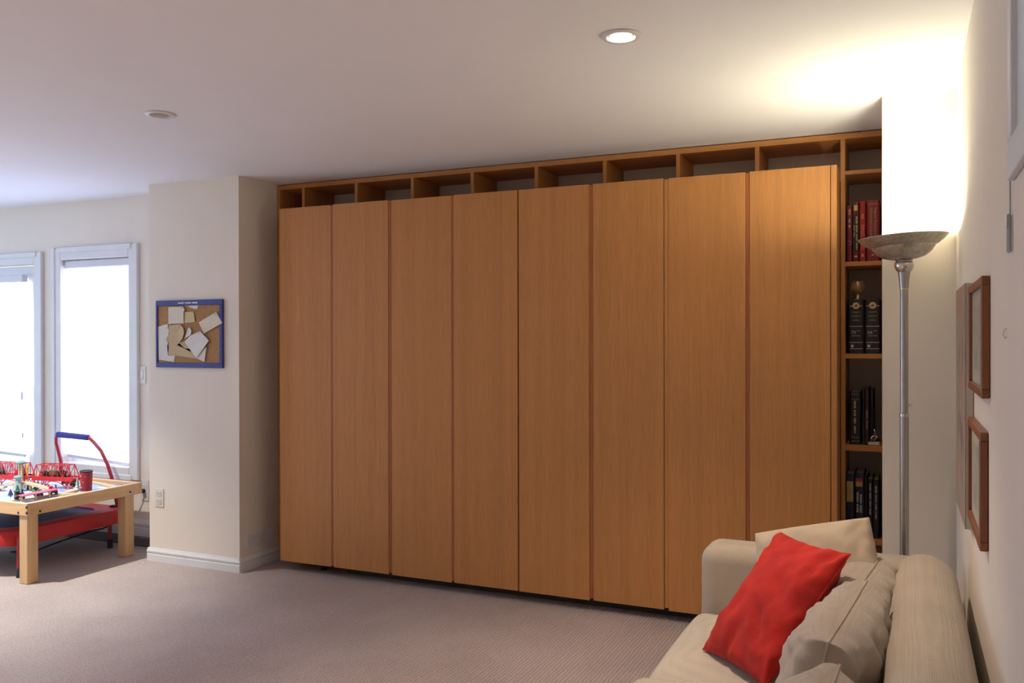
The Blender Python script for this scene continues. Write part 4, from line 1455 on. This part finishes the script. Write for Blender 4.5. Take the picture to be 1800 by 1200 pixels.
def wagon(loc, ang, L, body, label, kind='box', hgt=.03, cat='toy train'):
    t = thing('toy_wagon', loc, label, cat)
    Mx = Matrix.Translation(loc) @ Matrix.Rotation(R(ang), 4, 'Z')
    wheels(t, Mx, (-L * .32, L * .32), .013, .008)
    MB().box(-L / 2, L / 2, -.013, .013, .010, .015, Mx).build('chassis', 'toy_black', t)
    if kind == 'box':
        m = MB(); m.box(-L * .46, L * .46, -.015, .015, .015, .015 + hgt, Mx, bev=.002)
        m.build('body', body, t)
        m = MB(); m.box(-L * .48, L * .48, -.0165, .0165, .015 + hgt, .018 + hgt, Mx, bev=.001)
        m.build('roof', body, t)
    elif kind == 'hopper':
        m = MB()
        m.add([(x * L * k, y * .016 * k2, z) for z, k, k2 in ((.015, .36, .8), (.015 + hgt, .47, 1.0)) for x in (-1, 1) for y in (-1, 1)],
              [(0, 1, 3, 2), (4, 6, 7, 5), (0, 4, 5, 1), (2, 3, 7, 6), (0, 2, 6, 4), (1, 5, 7, 3)], Mx)
        m.build('hopper', body, t)
        m = MB(); m.lathe([(.014, 0), (.011, .006), (.004, .010), (0, .011)], n=12, M=Mx @ Matrix.Translation((0, 0, .015 + hgt)) @ Matrix.Diagonal((L * 26, 1, 1, 1)))
        m.build('load', 'toy_black', t, True)
    else:                                          # engine
        Mc = Mx @ Matrix.Translation((-L * .10, 0, .027)) @ Matrix.Rotation(R(90), 4, 'Y')
        m = MB(); m.lathe([(.013, -.02), (.013, L * .52), (.010, L * .55), (0, L * .55)], n=16, M=Mc)
        m.build('boiler', body, t, True)
        m = MB(); m.box(-L * .46, -L * .10, -.014, .014, .015, .048, Mx, bev=.002); m.box(-L * .49, -L * .07, -.016, .016, .048, .052, Mx)
        m.build('cab', body, t)
        m = MB(); m.lathe([(.004, 0), (.004, .014), (.006, .018), (.006, .020)], n=10, M=Mx @ Matrix.Translation((L * .30, 0, .038)))
        m.build('funnel', 'toy_black', t, True)
    MB().bar((L / 2, 0, .014), (L / 2 + .006, 0, .014), .005, M=Mx).build('coupling', 'toy_silver', t)
    return t


def on_bridge(M_, x_):
    return tuple(M_ @ Vector((x_, 0, .0725)))


angA = math.degrees(math.atan2(.07, .30))
angB = math.degrees(math.atan2(.06, .315))
wagon(on_bridge(MA, .075), angA, .052, 'toy_black', 'small black toy wagon at the left on the right bridge', 'hopper', .018)
wagon(on_bridge(MA, .140), angA, .056, 'toy_olive', 'dark olive toy wagon in the middle of the right bridge', 'box', .026)
wagon(on_bridge(MA, .205), angA, .056, 'toy_black', 'black toy wagon near the right end of the bridge', 'hopper', .026)
wagon(on_bridge(MBr, .235), angB, .060, 'toy_red', 'red toy wagon on the right end of the left bridge', 'box', .024)
wagon(on_bridge(MBr, .075), angB, .070, 'toy_green', 'green toy engine on the left bridge', 'engine')
wagon((-5.125, 4.078, ZB + .0126), -2, .075, 'toy_green', 'dark green toy boxcar in front of the bridge arch', 'box', .034)
wagon((-5.035, 4.066, ZB + .0126), -14, .060, 'toy_olive', 'olive green toy engine right of the dark green boxcar', 'engine')
wagon((-5.45, 3.775, ZB + .0326), 18, .085, 'toy_crimson', 'crimson toy coach on the raised track at the left', 'box', .034)
wagon((-4.895, 3.80, ZB + .0126), 62, .050, 'toy_red', 'small red toy car at the right end of the platform', 'engine')
wagon((-4.925, 3.72, ZB + .0126), 88, .045, 'toy_yellow', 'small tan and yellow toy wagon under the platform roof', 'hopper', .014)
wagon((-4.935, 3.60, ZB + .0126), 80, .055, 'toy_black', 'black toy engine under the near end of the platform roof', 'engine')

# --- platform with pink roof
pf = thing('toy_platform', (-4.865, 3.66, ZB), 'long pink roofed toy station platform on thin posts', 'toy building')
pa, pb = Vector((-4.870, 3.545, 0)), Vector((-4.885, 3.805, 0))
dd = (pb - pa).normalized()
ss = Vector((dd.y, -dd.x, 0))
m = MB()
for s0, s1, z0_, z1_ in ((-.032, .0, .044, .052), (.0, .022, .052, .044)):
    m.add([pa + ss * s0 + Vector((0, 0, ZB + z0_)), pa + ss * s1 + Vector((0, 0, ZB + z1_)), pb + ss * s1 + Vector((0, 0, ZB + z1_)), pb + ss * s0 + Vector((0, 0, ZB + z0_)),
           pa + ss * s0 + Vector((0, 0, ZB + z0_ - .005)), pa + ss * s1 + Vector((0, 0, ZB + z1_ - .005)), pb + ss * s1 + Vector((0, 0, ZB + z1_ - .005)), pb + ss * s0 + Vector((0, 0, ZB + z0_ - .005))],
          [(0, 1, 2, 3), (7, 6, 5, 4), (0, 4, 5, 1), (1, 5, 6, 2), (2, 6, 7, 3), (3, 7, 4, 0)])
m.build('roof', 'toy_pink', pf)
for f_ in (.05, .42, .80):
    p = pa + (pb - pa) * f_ + ss * .012
    MB().box(p.x - .004, p.x + .004, p.y - .004, p.y + .004, ZB, ZB + .043).build('post', 'toy_wood', pf)


# --- trees, figures, tower, signal
def tree(px_, py_, h_, label, mat='toy_green', rr=.016):
    p = at(px_, py_, z=ZB)
    t = thing('toy_tree', p, label, 'toy tree', 'green toy trees')
    m = MB(); m.lathe([(.005, ZB), (.005, ZB + h_ * .18)], p.x, p.y, 8)
    m.build('trunk', 'toy_wood', t)
    m = MB(); m.lathe([(rr * .5, ZB + h_ * .15), (rr, ZB + h_ * .22), (rr * .75, ZB + h_ * .5), (rr * .3, ZB + h_ * .85), (0, ZB + h_)], p.x, p.y, 12)
    m.build('crown', mat, t, True)


tree(18.5, 873, .050, 'dark toy tree standing alone left of the grey tower', 'toy_navy')
tree(30.5, 868, .062, 'dark green toy tree in front of the grey tower', 'toy_green')
tree(66.5, 861, .062, 'tall green toy tree behind the pink platform roof', 'toy_green', .018)
tree(61, 863, .030, 'low dark green toy bush beside the tall toy tree', 'toy_green', .022)


def figure(px_, py_, h_, mat, head, label, rr=.009):
    p = at(px_, py_, z=ZB)
    t = thing('toy_figure', p, label, 'toy figure')
    m = MB(); m.lathe([(rr, ZB), (rr, ZB + h_ * .1), (rr * .7, ZB + h_ * .35), (rr * .85, ZB + h_ * .62), (rr * .4, ZB + h_ * .74)], p.x, p.y, 12)
    m.build('body', mat, t, True)
    m = MB(); m.lathe([(rr * .3, ZB + h_ * .72), (rr * .62, ZB + h_ * .84), (rr * .4, ZB + h_ * .97), (0, ZB + h_)], p.x, p.y, 12)
    m.build('head', head, t, True)


figure(49, 860, .048, 'toy_navy', 'toy_navy', 'dark blue toy figure behind the platform')
figure(54.5, 862, .036, 'toy_yellow', 'toy_yellow', 'yellow toy figure beside the dark blue one')
figure(37.5, 858, .046, 'toy_crimson', 'toy_crimson', 'crimson toy figure right of the grey tower')
figure(43, 859, .046, 'toy_grey', 'toy_white', 'grey and white toy figure left of the dark blue one')
figure(60, 857, .050, 'toy_white', 'toy_white', 'white toy figure left of the tall toy tree', .013)
figure(85, 860, .036, 'toy_red', 'toy_red', 'small red bell shaped toy at the foot of the ramp', .013)
p = at(29, 867, z=ZB)
p = Vector((p.x - .045, p.y + .045, ZB))
tw = thing('toy_tower', p, 'grey toy tower with flared top near the table corner', 'toy building')
m = MB(); m.lathe([(.030, ZB), (.026, ZB + .03), (.019, ZB + .055), (.017, ZB + .085)], p.x, p.y, 8)
m.build('shaft', 'toy_grey', tw)
m = MB(); m.lathe([(.018, ZB + .083), (.027, ZB + .090), (.027, ZB + .098), (.020, ZB + .104)], p.x, p.y, 8)
m.build('top', 'toy_teal', tw)
box('door', 'toy_white', tw, p.x + .012, p.x + .028, p.y - .034, p.y - .022, ZB, ZB + .03)
p = Vector((at(36.5, 840, y=3.93).x, 3.93, ZB))
sg = thing('toy_signal', p, 'brown toy post with a round green cap, in front of the left bridge', 'toy signal')
m = MB()
for dx in (-.012, .012):
    m.box(p.x + dx - .006, p.x + dx + .006, p.y - .006, p.y + .006, ZB, ZB + .158)
m.build('post', 'toy_wood', sg)
m = MB(); m.lathe([(.010, ZB + .158), (.030, ZB + .163), (.032, ZB + .172), (.020, ZB + .182), (0, ZB + .183)], p.x, p.y, 16)
m.build('cap', 'toy_teal', sg, True)
yb = Vector((at(48, 835, y=3.955).x, 3.955, ZB))
m = MB(); m.box(yb.x - .005, yb.x + .005, yb.y - .005, yb.y + .005, ZB, ZB + .120, bev=.002); m.lathe([(.005, ZB + .119), (.011, ZB + .130), (.008, ZB + .150), (0, ZB + .156)], yb.x, yb.y, 8)
tag(m.build('toy_flag_post', 'toy_yellow'), 'narrow yellow orange toy post behind the ramp', 'toy signal')
# --- canister
p = Vector((-4.880, 4.030, ZB))
cn = thing('canister', p, 'red printed metal canister with dark rim on the train table', 'canister')
m = MB(); m.lathe([(.0335, ZB + .0005), (.0345, ZB + .004), (.0385, ZB + .126), (.0365, ZB + .126), (.033, ZB + .006), (0, ZB + .005)], p.x, p.y, 32)
m.build('body', 'toy_crimson', cn, True)
m = MB(); m.lathe([(.0385, ZB + .122), (.0405, ZB + .124), (.0405, ZB + .130), (.037, ZB + .131), (.0365, ZB + .126)], p.x, p.y, 32)
m.build('rim', 'toy_black', cn, True)
for k, (an, zz, sz, mt) in enumerate(((-100, .100, .006, 'ink_gold'), (-70, .060, .004, 'ink_gold'), (-95, .025, .005, 'ink_gold'), (-50, .095, .004, 'ink_pink'))):
    a_ = R(an)
    rr = .0350 + .0038 * zz / .126
    Md = Matrix.Translation((p.x + rr * math.cos(a_), p.y + rr * math.sin(a_), ZB + zz)) @ Matrix.Rotation(a_, 4, 'Z') @ Matrix.Rotation(R(90), 4, 'Y')
    MB().lathe([(0, -.001), (sz, -.001), (sz, .0012), (0, .0012)], n=10, M=Md, close=False).build('printed_dot', mt, cn)
m = MB()
for k in range(4):
    rr_, hh = .020 - .004 * k, .018 * k
    m.lathe([(rr_, ZB + .006 + hh), (.004, ZB + .030 + hh)], -4.930, 4.005, 9)
m.lathe([(.014, ZB), (.004, ZB + .008)], -4.930, 4.005, 8)
tag(m.build('silver_toy_tree', 'toy_silver'), 'silvery toy fir tree left of the red canister', 'toy tree')

# ================================================================== TRAMPOLINE
tr = thing('mini_trampoline', (-5.38, 3.93, 0), 'red and blue folding mini trampoline with handlebar, pushed under the play table', 'trampoline')
TC = Vector((-5.385, 3.945, 0))
HS = .465
ZR = .268


def rsq(half, rad, n=6):
    out = []
    for cx_, cy_, a0 in ((1, 1, 0), (-1, 1, 90), (-1, -1, 180), (1, -1, 270)):
        for k in range(n + 1):
            a_ = R(a0 + 90 * k / n)
            out.append((cx_ * (half - rad) + rad * math.cos(a_), cy_ * (half - rad) + rad * math.sin(a_)))
    return out


def sweep_rings(rings, mat, name, closed_top=False, smooth=True):
    m = MB()
    n = len(rings[0])
    vs = [q for r_ in rings for q in r_]
    fs = []
    for i in range(len(rings) - 1):
        for k in range(n):
            fs.append((i * n + k, i * n + (k + 1) % n, (i + 1) * n + (k + 1) % n, (i + 1) * n + k))
    if closed_top:
        fs.append(tuple((len(rings) - 1) * n + k for k in range(n)))
    m.add(vs, fs)
    return m.build(name, mat, tr, smooth, 50)


def lift3(pts, z, wob=0.0):
    return [(TC.x + x_, TC.y + y_, z + wob * math.sin(5 * math.atan2(y_, x_) + 1.0)) for x_, y_ in pts]


sweep_rings([lift3(rsq(HS + .012, .16), ZR - .078, .012), lift3(rsq(HS + .014, .16), ZR - .03), lift3(rsq(HS, .15), ZR + .004), lift3(rsq(HS - .05, .13), ZR + .010),
             lift3(rsq(HS - .12, .11), ZR + .002), lift3(rsq(HS - .125, .11), ZR - .012)], 'tramp_red', 'pad_cover')
sweep_rings([lift3(rsq(HS - .10, .11), ZR - .010), lift3(rsq(HS - .25, .08), ZR - .013), lift3(rsq(.08, .04), ZR - .014)], 'tramp_mat', 'mat', True)
m = MB(); m.tube(lift3(rsq(HS - .02, .14), ZR - .02) + [lift3(rsq(HS - .02, .14), ZR - .02)[0]], .013, 8, cap=False)
m.build('frame_tube', 'tramp_pole', tr, True)
for sx, sy in ((1, 1), (-1, 1), (-1, -1), (1, -1)):
    lx, ly = TC.x + sx * (HS - .02) * (1.08 if sx > 0 and sy < 0 else .85), TC.y + sy * (HS - .02) * (.85 if sx < 0 or sy > 0 else .9)
    if sx > 0 and sy < 0:
        lx, ly = -4.885, 3.560
    lg = MB()
    lg.tube([(lx, ly, .045), (lx, ly, ZR - .02)], .0135, 12)
    lo_ = lg.build('leg', 'tramp_pole', tr, True)
    m = MB(); m.lathe([(.0175, 0), (.018, .004), (.0165, .055), (.0135, .06)], lx, ly, 14)
    m.build('rubber_foot', 'rubber_dark', lo_, True)
YH = 4.375
m = MB()
m.tube([(-4.985, YH - .015, .225), (-4.998, YH, .30), (-5.050, YH, .480), (-5.085, YH, .56), (-5.150, YH, .655), (-5.225, YH, .715), (-5.268, YH, .741), (-5.30, YH, .744),
        (-5.55, YH, .752), (-5.585, YH, .748), (-5.602, YH, .728), (-5.602, YH, .69), (-5.575, YH, .62), (-5.555, YH, .56), (-5.550, YH, .46), (-5.56, YH - .015, .225)], .0125, 12)
m.build('handlebar', 'tramp_pole', tr, True)
m = MB(); m.tube([(-5.275, YH, .7425), (-5.42, YH, .747), (-5.585, YH, .7515)], .0205, 14)
m.build('foam_grip', 'foam_blue', tr, True)
m = MB(); m.lathe([(0, -.014), (.016, -.014), (.018, 0), (.016, .014), (0, .014)], n=14, M=Matrix.Translation((-5.005, YH - .03, .275)) @ Matrix.Rotation(R(90), 4, 'X'))
m.build('clamp_knob', 'rubber_dark', tr, True)
